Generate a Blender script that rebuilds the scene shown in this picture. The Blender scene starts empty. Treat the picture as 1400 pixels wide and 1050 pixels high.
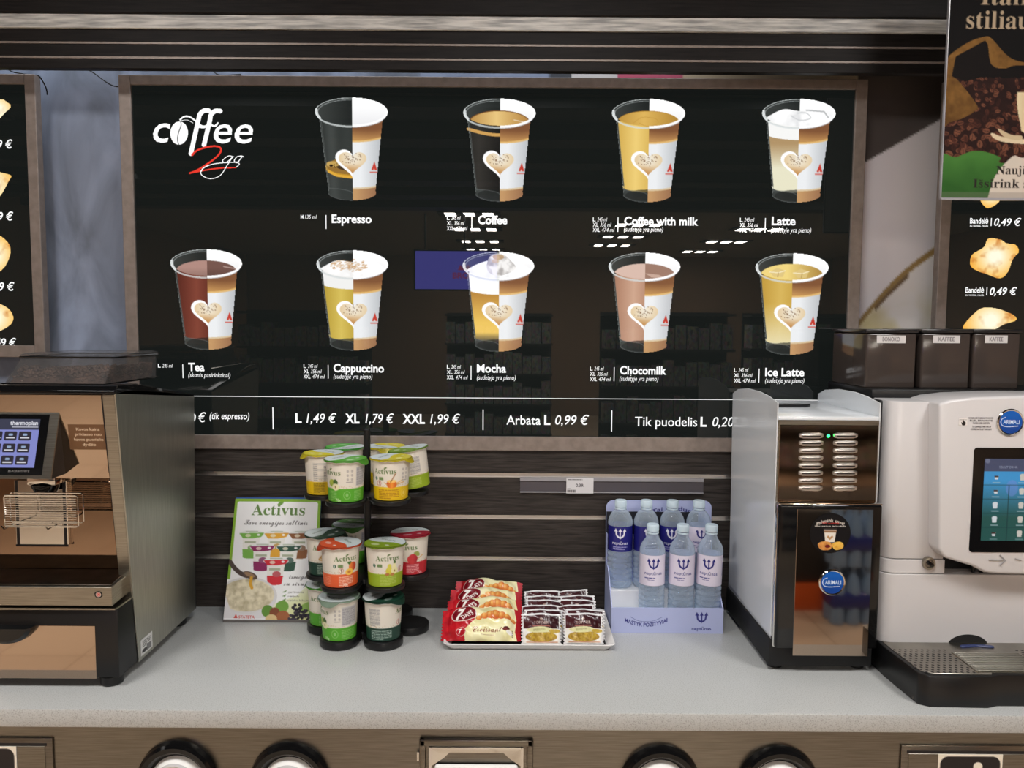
import bpy, bmesh, math, random
import numpy as np
from mathutils import Vector, Matrix

C = bpy.context.scene.collection
SC = bpy.context.scene
RND = random.Random(7)
NR = np.random.RandomState(11)
PI = math.pi

# ------------------------------------------------------------------ camera
F, TH, RO, CZ = 1100.0, math.radians(4.4), 0.0065, 1.765


def ray(px, py):
    a, b = px - 700.0, py - 525.0
    x = (a * math.cos(RO) + b * math.sin(RO)) / F
    d = (-a * math.sin(RO) + b * math.cos(RO)) / F
    return x, math.cos(TH) - d * math.sin(TH), -math.sin(TH) - d * math.cos(TH)


def PY(px, py, Y):          # point of the upright plane y = Y that was measured at a photo position
    r = ray(px, py); t = Y / r[1]
    return r[0] * t, Y, CZ + r[2] * t


def PZ(px, py, Z):
    r = ray(px, py); t = (Z - CZ) / r[2]
    return r[0] * t, r[1] * t, Z


def PX(px, py, X):
    r = ray(px, py); t = X / r[0]
    return X, r[1] * t, CZ + r[2] * t


cd = bpy.data.cameras.new('camera')
cam = bpy.data.objects.new('camera', cd)
C.objects.link(cam)
cd.sensor_width = 36.0
cd.lens = 36.0 * F / 1400.0
cd.clip_start = 0.02
cam.matrix_world = Matrix.Translation((0, 0, CZ)) @ Matrix.Rotation(PI / 2 - TH, 4, 'X') @ Matrix.Rotation(RO, 4, 'Z')
SC.camera = cam

# ------------------------------------------------------------------ materials


def lin(c):
    out = []
    for v in c[:3]:
        v = v / 255.0
        out.append(v / 12.92 if v <= 0.04045 else ((v + 0.055) / 1.055) ** 2.4)
    return (*out, 1.0)


def mat(name, col, rough=0.5, metal=0.0, spec=0.5, emit=0.0, ecol=None, trans=0.0, ior=1.45, alpha=1.0, coat=0.0):
    m = bpy.data.materials.new(name); m.use_nodes = True
    b = m.node_tree.nodes['Principled BSDF'].inputs
    b['Base Color'].default_value = lin(col)
    b['Roughness'].default_value = rough
    b['Metallic'].default_value = metal
    b['Specular IOR Level'].default_value = spec
    b['Transmission Weight'].default_value = trans
    b['IOR'].default_value = ior
    b['Alpha'].default_value = alpha
    b['Coat Weight'].default_value = coat
    if emit:
        b['Emission Color'].default_value = lin(ecol or col)
        b['Emission Strength'].default_value = emit
    return m


def nodes(m):
    nt = m.node_tree
    return nt, nt.nodes['Principled BSDF'], nt.nodes.new, nt.links.new


def grain(name, c1, c2, scale=(1, 1, 1), nscale=5.0, rough=0.5, detail=4.0, bump=0.0, metal=0.0, spec=0.5, lo=0.35, hi=0.65):
    """two colours mixed by a stretched noise in object space"""
    m = mat(name, c1, rough, metal, spec)
    nt, b, N, L = nodes(m)
    tc = N('ShaderNodeTexCoord'); mp = N('ShaderNodeMapping'); nz = N('ShaderNodeTexNoise'); cr = N('ShaderNodeValToRGB')
    mp.inputs['Scale'].default_value = scale
    nz.inputs['Scale'].default_value = nscale; nz.inputs['Detail'].default_value = detail
    L(tc.outputs['Object'], mp.inputs['Vector']); L(mp.outputs['Vector'], nz.inputs['Vector'])
    L(nz.outputs['Fac'], cr.inputs['Fac'])
    cr.color_ramp.elements[0].position = lo; cr.color_ramp.elements[1].position = hi
    cr.color_ramp.elements[0].color = lin(c1); cr.color_ramp.elements[1].color = lin(c2)
    L(cr.outputs['Color'], b.inputs['Base Color'])
    if bump:
        bp = N('ShaderNodeBump'); bp.inputs['Strength'].default_value = bump; bp.inputs['Distance'].default_value = 0.002
        L(nz.outputs['Fac'], bp.inputs['Height']); L(bp.outputs['Normal'], b.inputs['Normal'])
    return m


def printed(name, rough=0.4, emit=0.0, spec=0.5, base=True):
    m = mat(name, (255, 255, 255), rough, 0, spec)
    nt, b, N, L = nodes(m)
    at = N('ShaderNodeVertexColor'); at.layer_name = 'Col'
    if base:
        L(at.outputs['Color'], b.inputs['Base Color'])
    else:
        b.inputs['Base Color'].default_value = (0.004, 0.004, 0.004, 1)
    if emit:
        L(at.outputs['Color'], b.inputs['Emission Color']); b.inputs['Emission Strength'].default_value = emit
    return m


M = {}
M['print'] = printed('printed_paper', 0.42)
M['print_matt'] = printed('printed_poster', 0.65, spec=0.12)
M['print_gloss'] = printed('printed_film', 0.22)
M['print_foil'] = printed('printed_foil_film', 0.3)
M['backlit'] = printed('backlit_print', 0.02, 1.02, base=False)
M['screen'] = printed('screen_image', 0.12, 0.85, base=False)
M['white_lit'] = mat('backlit_white', (10, 10, 10), 0.06, emit=1.05, ecol=(255, 255, 255))
M['menu_black'] = mat('gloss_black_panel', (12, 14, 13), 0.008, emit=0.9, ecol=(19, 22, 21))  # faint emission lifts the black, standing in for reflected haze on the gloss
M['frame_brown'] = grain('brown_grey_anodised', (128, 116, 108), (142, 130, 122), (1, 1, 1), 40, 0.42, metal=0.2)
M['slat'] = grain('slat_wall_laminate', (34, 30, 28), (70, 64, 60), (0.9, 1, 14), 14, 0.48, 8, 0.15, spec=0.25, lo=0.3, hi=0.78)
M['wood'] = grain('dark_wood_laminate', (18, 15, 14), (35, 31, 29), (0.9, 1, 14), 14, 0.5, 8, 0.12, spec=0.18, lo=0.3, hi=0.75)
M['lit_ledge'] = grain('lit_ledge_laminate', (150, 150, 148), (222, 220, 214), (1.2, 14, 14), 9, 0.45, 8, 0.0, lo=0.35, hi=0.65)  # pale grain stands in for light caught by the dark wood ledge
M['alu'] = mat('aluminium', (205, 202, 198), 0.32, 1.0)
M['steel'] = grain('brushed_steel', (150, 146, 136), (172, 167, 156), (2, 2, 90), 6, 0.3, 3, metal=1.0)
M['steel_side'] = grain('brushed_side_steel', (178, 178, 168), (192, 192, 182), (60, 60, 2), 6, 0.42, 3, metal=1.0)
M['steel_cab'] = grain('brushed_cabinet_steel', (120, 114, 104), (136, 130, 120), (2, 60, 60), 6, 0.3, 3, metal=1.0)
M['mirror'] = mat('polished_steel', (186, 166, 148), 0.04, 1.0)
M['mirror_dark'] = mat('dark_polished_panel', (156, 132, 112), 0.05, 1.0)
M['chrome'] = mat('chrome', (225, 222, 216), 0.08, 1.0)
M['black'] = mat('black_plastic', (18, 18, 19), 0.35)
M['black_gloss'] = mat('gloss_black_plastic', (14, 14, 15), 0.08)
M['black_matt'] = mat('matt_black_plastic', (20, 20, 21), 0.6)
M['white'] = mat('white_plastic', (206, 202, 201), 0.25)
M['ceramic'] = mat('white_melamine', (236, 232, 230), 0.25)
M['white_metal'] = mat('white_painted_metal', (222, 218, 214), 0.3)
M['paper'] = mat('white_paper', (238, 236, 232), 0.6)
M['silver'] = mat('silver_grey_paint', (226, 229, 232), 0.2, 0.1)
M['bean'] = grain('roasted_coffee', (60, 46, 40), (122, 98, 86), nscale=30, rough=0.4)
M['cap'] = mat('pale_blue_cap', (205, 222, 232), 0.35)
M['card'] = mat('lavender_card', (176, 184, 222), 0.5)
M['card_in'] = mat('white_card', (226, 228, 232), 0.6)
M['navy'] = mat('navy_ink', (26, 28, 112), 0.5)
M['led'] = mat('green_led', (60, 255, 120), 0.4, emit=4.0, ecol=(40, 255, 110))
M['red'] = mat('red_ink', (190, 40, 44), 0.5)
M['grey_rail'] = mat('grey_rail_plastic', (78, 74, 80), 0.3)
M['rail_lip'] = mat('clear_rail_lip', (150, 148, 152), 0.2)
M['cable'] = mat('black_cable', (12, 12, 12), 0.5)
M['ink'] = mat('black_ink', (24, 20, 22), 0.5)
M['ceiling_dark'] = mat('dark_ceiling', (14, 14, 15), 0.8)
M['batten'] = mat('grey_batten', (62, 63, 64), 0.7)
M['ceiling_white'] = mat('pale_ceiling', (176, 168, 156), 0.8)
M['store_wall'] = mat('warm_store_wall', (165, 138, 116), 0.7)
M['lamp'] = mat('lamp_face', (255, 255, 255), 0.5, emit=150.0, ecol=(255, 246, 232))


def speckle():
    m = mat('speckled_solid_surface', (176, 178, 176), 0.3)
    nt, b, N, L = nodes(m)
    tc = N('ShaderNodeTexCoord'); nz = N('ShaderNodeTexNoise'); cr = N('ShaderNodeValToRGB')
    nz.inputs['Scale'].default_value = 420; nz.inputs['Detail'].default_value = 2
    L(tc.outputs['Object'], nz.inputs['Vector']); L(nz.outputs['Fac'], cr.inputs['Fac'])
    e = cr.color_ramp.elements
    e[0].position = 0.30; e[0].color = lin((152, 150, 147))
    e[1].position = 0.46; e[1].color = lin((182, 183, 181))
    n = cr.color_ramp.elements.new(0.7); n.color = lin((190, 190, 188))
    L(cr.outputs['Color'], b.inputs['Base Color'])
    return m


M['worktop'] = speckle()


def concrete():
    m = mat('blue_grey_concrete', (72, 78, 88), 0.75)
    nt, b, N, L = nodes(m)
    tc = N('ShaderNodeTexCoord'); nz = N('ShaderNodeTexNoise'); cr = N('ShaderNodeValToRGB'); mp = N('ShaderNodeMapping')
    mp.inputs['Scale'].default_value = (3.0, 1, 1.2)
    nz.inputs['Scale'].default_value = 2.2; nz.inputs['Detail'].default_value = 6; nz.inputs['Distortion'].default_value = 1.0
    L(tc.outputs['Object'], mp.inputs['Vector']); L(mp.outputs['Vector'], nz.inputs['Vector']); L(nz.outputs['Fac'], cr.inputs['Fac'])
    e = cr.color_ramp.elements
    e[0].position = 0.3; e[0].color = lin((96, 102, 114)); e[1].position = 0.72; e[1].color = lin((150, 160, 182))
    L(cr.outputs['Color'], b.inputs['Base Color'])
    return m


M['concrete'] = concrete()


def clear_plastic(name, tint, col, k0, k1):
    # thin clear wall: lets light straight through, mirrors more towards its rim
    m = mat(name, col, 0.06)
    nt, b, N, L = nodes(m)
    out = nt.nodes['Material Output']; tr = N('ShaderNodeBsdfTransparent'); mx = N('ShaderNodeMixShader'); lw = N('ShaderNodeLayerWeight'); mr = N('ShaderNodeMapRange')
    nz = N('ShaderNodeTexNoise'); bp = N('ShaderNodeBump'); nz.inputs['Scale'].default_value = 70; bp.inputs['Strength'].default_value = 0.35; bp.inputs['Distance'].default_value = 0.004
    tc = N('ShaderNodeTexCoord'); L(tc.outputs['Object'], nz.inputs['Vector']); L(nz.outputs['Fac'], bp.inputs['Height'])
    if name.startswith('clear'):
        L(bp.outputs['Normal'], b.inputs['Normal']); L(bp.outputs['Normal'], lw.inputs['Normal'])
    tr.inputs['Color'].default_value = lin(tint); lw.inputs['Blend'].default_value = 0.35
    mr.inputs['To Min'].default_value = k0; mr.inputs['To Max'].default_value = k1
    L(lw.outputs['Facing'], mr.inputs['Value']); L(mr.outputs['Result'], mx.inputs['Fac'])
    L(tr.outputs['BSDF'], mx.inputs[1]); L(nt.nodes['Principled BSDF'].outputs['BSDF'], mx.inputs[2]); L(mx.outputs['Shader'], out.inputs['Surface'])
    return m


M['pet'] = clear_plastic('clear_water_bottle', (236, 243, 250), (216, 230, 244), 0.2, 0.8)
M['smoke'] = clear_plastic('smoked_plastic', (236, 234, 232), (120, 118, 118), 0.07, 0.5)


def tiles():
    m = mat('beige_floor_tile', (196, 160, 124), 0.35)
    nt, b, N, L = nodes(m)
    tc = N('ShaderNodeTexCoord'); br = N('ShaderNodeTexBrick')
    br.offset = 0.0; br.inputs['Scale'].default_value = 1.0
    br.inputs['Brick Width'].default_value = 0.45; br.inputs['Row Height'].default_value = 0.45
    br.inputs['Mortar Size'].default_value = 0.003
    br.inputs['Color1'].default_value = lin((206, 186, 164)); br.inputs['Color2'].default_value = lin((198, 178, 157))
    br.inputs['Mortar'].default_value = lin((120, 96, 74))
    L(tc.outputs['Object'], br.inputs['Vector']); L(br.outputs['Color'], b.inputs['Base Color'])
    return m


M['tiles'] = tiles()

# ------------------------------------------------------------------ mesh builder


class MB:
    def __init__(s):
        s.bm = bmesh.new()

    def _merge(s, b, mi=0, mx=None):
        for f in b.faces:
            f.material_index = mi
        if mx is not None:
            bmesh.ops.transform(b, matrix=mx, verts=b.verts)
        me = bpy.data.meshes.new('tmp'); b.to_mesh(me); b.free()
        s.bm.from_mesh(me); bpy.data.meshes.remove(me)
        return s

    def box(s, x0, x1, y0, y1, z0, z1, bev=0.0, seg=2, mi=0, mx=None):
        b = bmesh.new()
        bmesh.ops.create_cube(b, size=1.0)
        for v in b.verts:
            v.co = Vector(((x0 + x1) / 2 + v.co.x * (x1 - x0), (y0 + y1) / 2 + v.co.y * (y1 - y0), (z0 + z1) / 2 + v.co.z * (z1 - z0)))
        if bev:
            bmesh.ops.bevel(b, geom=b.edges[:], offset=bev, segments=seg, affect='EDGES', profile=0.5)
        return s._merge(b, mi, mx)

    def prism(s, pts, axis, a0, a1, bev=0.0, seg=2, mi=0, mx=None):
        b = bmesh.new()

        def P(p, a):
            return {'x': (a, p[0], p[1]), 'y': (p[0], a, p[1]), 'z': (p[0], p[1], a)}[axis]
        v0 = [b.verts.new(P(p, a0)) for p in pts]; v1 = [b.verts.new(P(p, a1)) for p in pts]
        n = len(pts)
        b.faces.new(v0); b.faces.new(v1[::-1])
        for i in range(n):
            b.faces.new((v0[i], v1[i], v1[(i + 1) % n], v0[(i + 1) % n]))
        bmesh.ops.recalc_face_normals(b, faces=b.faces)
        if bev:
            bmesh.ops.bevel(b, geom=[e for e in b.edges if e.calc_face_angle(0) > 0.6], offset=bev, segments=seg, affect='EDGES', profile=0.5)
        return s._merge(b, mi, mx)

    def lathe(s, prof, c=(0, 0, 0), seg=40, mi=0, mx=None, a0=0.0, a1=2 * PI):
        b = bmesh.new(); rings = []
        full = abs(a1 - a0 - 2 * PI) < 1e-6
        n = seg if full else seg + 1
        for r, z in prof:
            if r < 1e-6:
                rings.append([b.verts.new((c[0], c[1], c[2] + z))])
            else:
                rings.append([b.verts.new((c[0] + r * math.cos(a0 + (a1 - a0) * i / seg), c[1] + r * math.sin(a0 + (a1 - a0) * i / seg), c[2] + z)) for i in range(n)])
        for p, q in zip(rings[:-1], rings[1:]):
            for i in range(seg):
                j = (i + 1) % n
                if len(p) == 1 and len(q) == 1:
                    continue
                if len(p) == 1:
                    b.faces.new((p[0], q[j], q[i]))
                elif len(q) == 1:
                    b.faces.new((p[i], p[j], q[0]))
                else:
                    b.faces.new((p[i], p[j], q[j], q[i]))
        bmesh.ops.recalc_face_normals(b, faces=b.faces)
        return s._merge(b, mi, mx)

    def cyl(s, p0, p1, r, r2=None, seg=24, bev=0.0, mi=0):
        p0, p1 = Vector(p0), Vector(p1); d = p1 - p0; h = d.length
        r2 = r if r2 is None else r2
        prof = [(0, 0), (r, 0), (r2, h), (0, h)]
        if bev:
            prof = [(0, 0), (r - bev, 0), (r, bev), (r2, h - bev), (r2 - bev, h), (0, h)]
        q = d.to_track_quat('Z', 'Y').to_matrix().to_4x4()
        return s.lathe(prof, (0, 0, 0), seg, mi, Matrix.Translation(p0) @ q)

    def tube(s, pts, r, seg=8, closed=False, mi=0):
        b = bmesh.new(); pts = [Vector(p) for p in pts]; n = len(pts); rings = []
        for i, p in enumerate(pts):
            if closed:
                t = pts[(i + 1) % n] - pts[i - 1]
            else:
                t = pts[min(i + 1, n - 1)] - pts[max(i - 1, 0)]
            t.normalize()
            u = t.cross(Vector((0.13, 0.31, 0.94)))
            if u.length < 1e-3:
                u = t.cross(Vector((1, 0, 0)))
            u.normalize(); w = t.cross(u)
            rings.append([b.verts.new(p + (u * math.cos(2 * PI * k / seg) + w * math.sin(2 * PI * k / seg)) * r) for k in range(seg)])
        for i in range(n if closed else n - 1):
            p, q = rings[i], rings[(i + 1) % n]
            for k in range(seg):
                b.faces.new((p[k], p[(k + 1) % seg], q[(k + 1) % seg], q[k]))
        if not closed:
            b.faces.new(rings[0][::-1]); b.faces.new(rings[-1])
        bmesh.ops.recalc_face_normals(b, faces=b.faces)
        return s._merge(b, mi)

    def loft(s, secs, mi=0, cap=True, mx=None):
        b = bmesh.new(); rings = [[b.verts.new(p) for p in q] for q in secs]; n = len(rings[0])
        for p, q in zip(rings[:-1], rings[1:]):
            for i in range(n):
                b.faces.new((p[i], p[(i + 1) % n], q[(i + 1) % n], q[i]))
        if cap:
            b.faces.new(rings[0][::-1]); b.faces.new(rings[-1])
        bmesh.ops.recalc_face_normals(b, faces=b.faces)
        return s._merge(b, mi, mx)

    def text(s, string, x, z, Y, w=None, h=0.01, off=0.0, shear=0.0, mi=0, mx=None, anchor='l', fn=None):
        """flat lettering; x,z = start of the baseline in the plane y = Y, h = capital height, w = whole width"""
        T, x0, x1 = text_tris(string, off, shear)
        k = h / CAPH
        kx = k if w is None else w / (x1 - x0)
        sh = 0.0 if anchor == 'l' else ((x1 - x0) * kx * (0.5 if anchor == 'c' else 1.0))
        b = bmesh.new()
        for t in T:
            vs = []
            for p in t:
                X, Z = x + (p[0] - x0) * kx - sh, z + p[1] * k
                vs.append(b.verts.new(fn(X, Z) if fn else (X, Y, Z)))
            try:
                b.faces.new(vs)
            except ValueError:
                pass
        bmesh.ops.remove_doubles(b, verts=b.verts, dist=1e-7)
        for f in b.faces:
            f.normal_update()
            if fn is None and f.normal.y > 0:
                f.normal_flip()
        return s._merge(b, mi, mx)


WM = {}


def wm(o):
    return WM.get(o.name, Matrix.Identity(4))


def link(o, parent=None):
    C.objects.link(o)
    if parent is not None:
        o.parent = parent
        WM[o.name] = wm(parent)
    return o


def obj(name, mb, mats, parent=None, world=True, sharp=32, kind=None):
    me = bpy.data.meshes.new(name)
    mb.bm.to_mesh(me); mb.bm.free()
    for m in (mats if isinstance(mats, (list, tuple)) else [mats]):
        me.materials.append(m)
    for p in me.polygons:
        p.use_smooth = True
    me.set_sharp_from_angle(angle=math.radians(sharp))
    o = bpy.data.objects.new(name, me)
    if parent is not None and world:
        me.transform(wm(parent).inverted())
    link(o, parent)
    if kind:
        o['kind'] = kind
    return o


def thing(name, label, cat, loc=(0, 0, 0), rot=(0, 0, 0), group=None):
    o = bpy.data.objects.new(name, None)
    C.objects.link(o)
    o.empty_display_size = 0.05
    o.location = loc; o.rotation_euler = rot
    from mathutils import Euler
    WM[o.name] = Matrix.Translation(loc) @ Euler(rot).to_matrix().to_4x4()
    return tag(o, label, cat, group)


def tag(o, label, cat, group=None):
    o['label'] = label; o['category'] = cat
    if group:
        o['group'] = group
    return o


def struct(name, mb, m, parent=None):
    return obj(name, mb, m, parent, kind=None if parent else 'structure')


# ------------------------------------------------------------------ lettering and prints
_tc = {}


def text_tris(string, off=0.0, shear=0.0):
    key = (string, off, shear)
    if key not in _tc:
        cu = bpy.data.curves.new('t', 'FONT'); cu.body = string; cu.size = 1.0; cu.offset = off; cu.shear = shear
        cu.resolution_u = 3
        o = bpy.data.objects.new('t', cu); C.objects.link(o)
        bpy.context.view_layer.update()
        dg = bpy.context.evaluated_depsgraph_get()
        me = bpy.data.meshes.new_from_object(o.evaluated_get(dg))
        me.calc_loop_triangles()
        co = np.array([v.co[:2] for v in me.vertices]) if len(me.vertices) else np.zeros((0, 2))
        T = np.array([[co[i] for i in t.vertices] for t in me.loop_triangles]) if len(me.loop_triangles) else np.zeros((0, 3, 2))
        bpy.data.objects.remove(o); bpy.data.curves.remove(cu); bpy.data.meshes.remove(me)
        x0, x1 = (T[:, :, 0].min(), T[:, :, 0].max()) if len(T) else (0, 1)
        _tc[key] = (T, x0, x1)
    return _tc[key]


CAPH = 0.7
_t, _a, _b = text_tris('H')
CAPH = float(_t[:, :, 1].max())


def serif(s):
    r = ''
    for ch in s:
        r += chr(0x1D400 + ord(ch) - 65) if 'A' <= ch <= 'Z' else chr(0x1D41A + ord(ch) - 97) if 'a' <= ch <= 'z' else ch
    return r


def script(s):
    r = ''
    for ch in s:
        r += chr(0x1D4D0 + ord(ch) - 65) if 'A' <= ch <= 'Z' else chr(0x1D4EA + ord(ch) - 97) if 'a' <= ch <= 'z' else ch
    return r


def smooth(pts, n=8, closed=False):
    P = [np.array(p, float) for p in pts]; N = len(P); out = []
    for i in range(N if closed else N - 1):
        p0, p1, p2, p3 = (P[(i - 1) % N], P[i], P[(i + 1) % N], P[(i + 2) % N]) if closed else (P[max(i - 1, 0)], P[i], P[i + 1], P[min(i + 2, N - 1)])
        for k in range(n):
            t = k / n
            out.append(0.5 * ((2 * p1) + (-p0 + p2) * t + (2 * p0 - 5 * p1 + 4 * p2 - p3) * t * t + (-p0 + 3 * p1 - 3 * p2 + p3) * t ** 3))
    if not closed:
        out.append(P[-1])
    return [tuple(p) for p in out]


def vnoise(X, Y, s, seed=0, octv=3):
    """value noise 0..1 for printed pictures"""
    r = np.random.RandomState(seed); out = np.zeros_like(X); amp = 1.0; tot = 0
    for o in range(octv):
        g = r.rand(64, 64); x = X / s * 2 ** o; y = Y / s * 2 ** o
        xi = np.floor(x).astype(int); yi = np.floor(y).astype(int); fx = x - xi; fy = y - yi
        fx = fx * fx * (3 - 2 * fx); fy = fy * fy * (3 - 2 * fy)
        a = g[yi % 64, xi % 64]; b = g[yi % 64, (xi + 1) % 64]; c = g[(yi + 1) % 64, xi % 64]; d = g[(yi + 1) % 64, (xi + 1) % 64]
        out += amp * ((a * (1 - fx) + b * fx) * (1 - fy) + (c * (1 - fx) + d * fx) * fy); tot += amp; amp *= 0.5
    return out / tot


class Cv:
    """a printed picture: drawn in its own units (y down), laid on a fine mesh as printed colour"""

    def __init__(s, W, H, k, bg=None, ss=2):
        s.W, s.H, s.ss = W, H, ss
        s.nw, s.nh = max(2, round(W * k)), max(2, round(H * k))
        s.kx, s.ky = s.nw * ss / W, s.nh * ss / H
        s.a = np.zeros((s.nh * ss, s.nw * ss, 3)); s.m = np.zeros((s.nh * ss, s.nw * ss))
        s.X, s.Y = np.meshgrid((np.arange(s.nw * ss) + .5) / s.kx, (np.arange(s.nh * ss) + .5) / s.ky)
        s.clip = None
        if bg is not None:
            s.rect(0, 0, W, H, bg)

    def reg(s, x0, y0, x1, y1):
        i0, i1 = max(0, int(x0 * s.kx) - 1), min(s.a.shape[1], int(x1 * s.kx) + 2)
        j0, j1 = max(0, int(y0 * s.ky) - 1), min(s.a.shape[0], int(y1 * s.ky) + 2)
        return (slice(j0, max(j0, j1)), slice(i0, max(i0, i1)))

    def put(s, R, mask, col, al=1.0):
        if mask.size == 0:
            return s
        w = mask.astype(float) * al
        if s.clip is not None:
            w = w * s.clip[R]
        c = col(s.X[R], s.Y[R]) if callable(col) else np.array(col, float)[:3]
        s.a[R] = s.a[R] * (1 - w[..., None]) + c * w[..., None]
        s.m[R] = np.maximum(s.m[R], w)
        return s

    def rect(s, x0, y0, x1, y1, col, al=1.0, r=0):
        R = s.reg(x0, y0, x1, y1); X, Y = s.X[R], s.Y[R]
        m = (X >= x0) & (X <= x1) & (Y >= y0) & (Y <= y1)
        if r:
            dx = np.maximum(np.maximum(x0 + r - X, X - (x1 - r)), 0); dy = np.maximum(np.maximum(y0 + r - Y, Y - (y1 - r)), 0)
            m &= dx * dx + dy * dy <= r * r
        return s.put(R, m, col, al)

    def ell(s, cx, cy, rx, ry, col, al=1.0, rot=0.0):
        q = max(rx, ry); R = s.reg(cx - q, cy - q, cx + q, cy + q); X, Y = s.X[R] - cx, s.Y[R] - cy
        c, n = math.cos(rot), math.sin(rot)
        return s.put(R, ((X * c + Y * n) / rx) ** 2 + ((-X * n + Y * c) / ry) ** 2 <= 1, col, al)

    def pmask(s, pts, R):
        X, Y = s.X[R], s.Y[R]; m = np.zeros(X.shape, bool); n = len(pts)
        for i in range(n):
            (xa, ya), (xb, yb) = pts[i][:2], pts[(i + 1) % n][:2]
            if ya == yb:
                continue
            m ^= ((ya > Y) != (yb > Y)) & (X < (xb - xa) * (Y - ya) / (yb - ya) + xa)
        return m

    def poly(s, pts, col, al=1.0):
        xs = [p[0] for p in pts]; ys = [p[1] for p in pts]
        R = s.reg(min(xs), min(ys), max(xs), max(ys))
        return s.put(R, s.pmask(pts, R), col, al)

    def stroke(s, pts, w, col, al=1.0):
        """w: one width or one for each point"""
        ws = w if isinstance(w, (list, tuple)) else [w] * len(pts)
        xs = [p[0] for p in pts]; ys = [p[1] for p in pts]; q = max(ws)
        R = s.reg(min(xs) - q, min(ys) - q, max(xs) + q, max(ys) + q); X, Y = s.X[R], s.Y[R]; m = np.zeros(X.shape, bool)
        for i in range(len(pts) - 1):
            (xa, ya), (xb, yb) = pts[i], pts[i + 1]; dx, dy = xb - xa, yb - ya; L = dx * dx + dy * dy or 1e-9
            t = np.clip(((X - xa) * dx + (Y - ya) * dy) / L, 0, 1)
            ww = (ws[i] + (ws[i + 1] - ws[i]) * t) / 2
            m |= (X - xa - t * dx) ** 2 + (Y - ya - t * dy) ** 2 <= ww * ww
        return s.put(R, m, col, al)

    def text(s, string, x, y, h, col, w=None, off=0.0, shear=0.0, anchor='l', rot=0.0, al=1.0, fn=None):
        T, x0, x1 = text_tris(string, off, shear)
        k = h / CAPH; kx = k if w is None else w / (x1 - x0)
        sh = 0.0 if anchor == 'l' else ((x1 - x0) * kx * (0.5 if anchor == 'c' else 1.0))
        if not len(T):
            return s
        P = np.empty_like(T)
        px = (T[:, :, 0] - x0) * kx - sh; py = -T[:, :, 1] * k
        c, n = math.cos(rot), math.sin(rot)
        P[:, :, 0] = x + px * c - py * n; P[:, :, 1] = y + px * n + py * c
        if fn:
            P[:, :, 0], P[:, :, 1] = fn(P[:, :, 0], P[:, :, 1])
        R = s.reg(P[:, :, 0].min(), P[:, :, 1].min(), P[:, :, 0].max(), P[:, :, 1].max())
        full = np.zeros(s.m.shape, bool)
        for t in P:
            r = s.reg(t[:, 0].min(), t[:, 1].min(), t[:, 0].max(), t[:, 1].max())
            X, Y = s.X[r], s.Y[r]
            if X.size == 0:
                continue
            (ax, ay), (bx, by), (cx, cy) = t
            d1 = (X - bx) * (ay - by) - (ax - bx) * (Y - by)
            d2 = (X - cx) * (by - cy) - (bx - cx) * (Y - cy)
            d3 = (X - ax) * (cy - ay) - (cx - ax) * (Y - ay)
            full[r] |= ~(((d1 < 0) | (d2 < 0) | (d3 < 0)) & ((d1 > 0) | (d2 > 0) | (d3 > 0)))
        return s.put(R, full[R], col, al)

    def lines(s, x, y, w, n, dy, col, h=0.6, seed=0, al=1.0):
        """tiny printed lines too small to read"""
        r = random.Random(seed)
        for i in range(n):
            xx = x; end = x + w * (1 if i < n - 1 else 0.6)
            while xx < end:
                q = min(end - xx, r.uniform(2, 6) * dy * 0.5)
                s.rect(xx, y + i * dy - h * dy, xx + q, y + i * dy, col, al * 0.85); xx += q + dy * 0.25
        return s

    def final(s):
        q = s.ss; a = (s.a * s.m[..., None]).reshape(s.nh, q, s.nw, q, 3).sum((1, 3)); m = s.m.reshape(s.nh, q, s.nw, q).sum((1, 3))
        return a / np.maximum(m, 1e-6)[..., None] / 255.0, m / (q * q)


def print_mesh(cv, fn, name, m, parent, world=True, kind=None):
    """fn(u, v) -> x, y, z arrays; u right 0..1, v down 0..1"""
    col, al = cv.final(); h, w = al.shape
    u, v = np.meshgrid(np.linspace(0, 1, w), np.linspace(0, 1, h))
    x, y, z = fn(u, v)
    co = np.stack([x + 0 * u, y + 0 * u, z + 0 * u], -1).reshape(-1, 3)
    ok = al > 0.5
    q = ok[:-1, :-1] & ok[1:, :-1] & ok[:-1, 1:] & ok[1:, 1:]
    jj, ii = np.nonzero(q); i0 = jj * w + ii
    fc = np.stack([i0, i0 + w, i0 + w + 1, i0 + 1], -1)
    used = np.zeros(h * w, bool); used[fc.ravel()] = True
    remap = np.cumsum(used) - 1
    co = co[used]; fc = remap[fc]; rgb = np.clip(col.reshape(-1, 3)[used], 0, 1)
    rgb = np.where(rgb <= 0.04045, rgb / 12.92, ((rgb + 0.055) / 1.055) ** 2.4)
    me = bpy.data.meshes.new(name)
    me.vertices.add(len(co)); me.vertices.foreach_set('co', co.ravel())
    me.loops.add(fc.size); me.loops.foreach_set('vertex_index', fc.ravel().astype(np.int32))
    me.polygons.add(len(fc)); me.polygons.foreach_set('loop_start', np.arange(0, fc.size, 4, dtype=np.int32))
    me.update(calc_edges=True)
    ca = me.color_attributes.new('Col', 'FLOAT_COLOR', 'POINT')
    ca.data.foreach_set('color', np.concatenate([rgb, np.ones((len(rgb), 1))], 1).ravel().astype(np.float32))
    me.polygons.foreach_set('use_smooth', np.ones(len(fc), bool))
    me.materials.append(m)
    o = bpy.data.objects.new(name, me)
    if parent is not None and world:
        me.transform(wm(parent).inverted())
    link(o, parent)
    if kind:
        o['kind'] = kind
    return o


def flat(x0, x1, z1, z0, Y):
    return lambda u, v: (x0 + (x1 - x0) * u, Y, z1 + (z0 - z1) * v)


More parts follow.
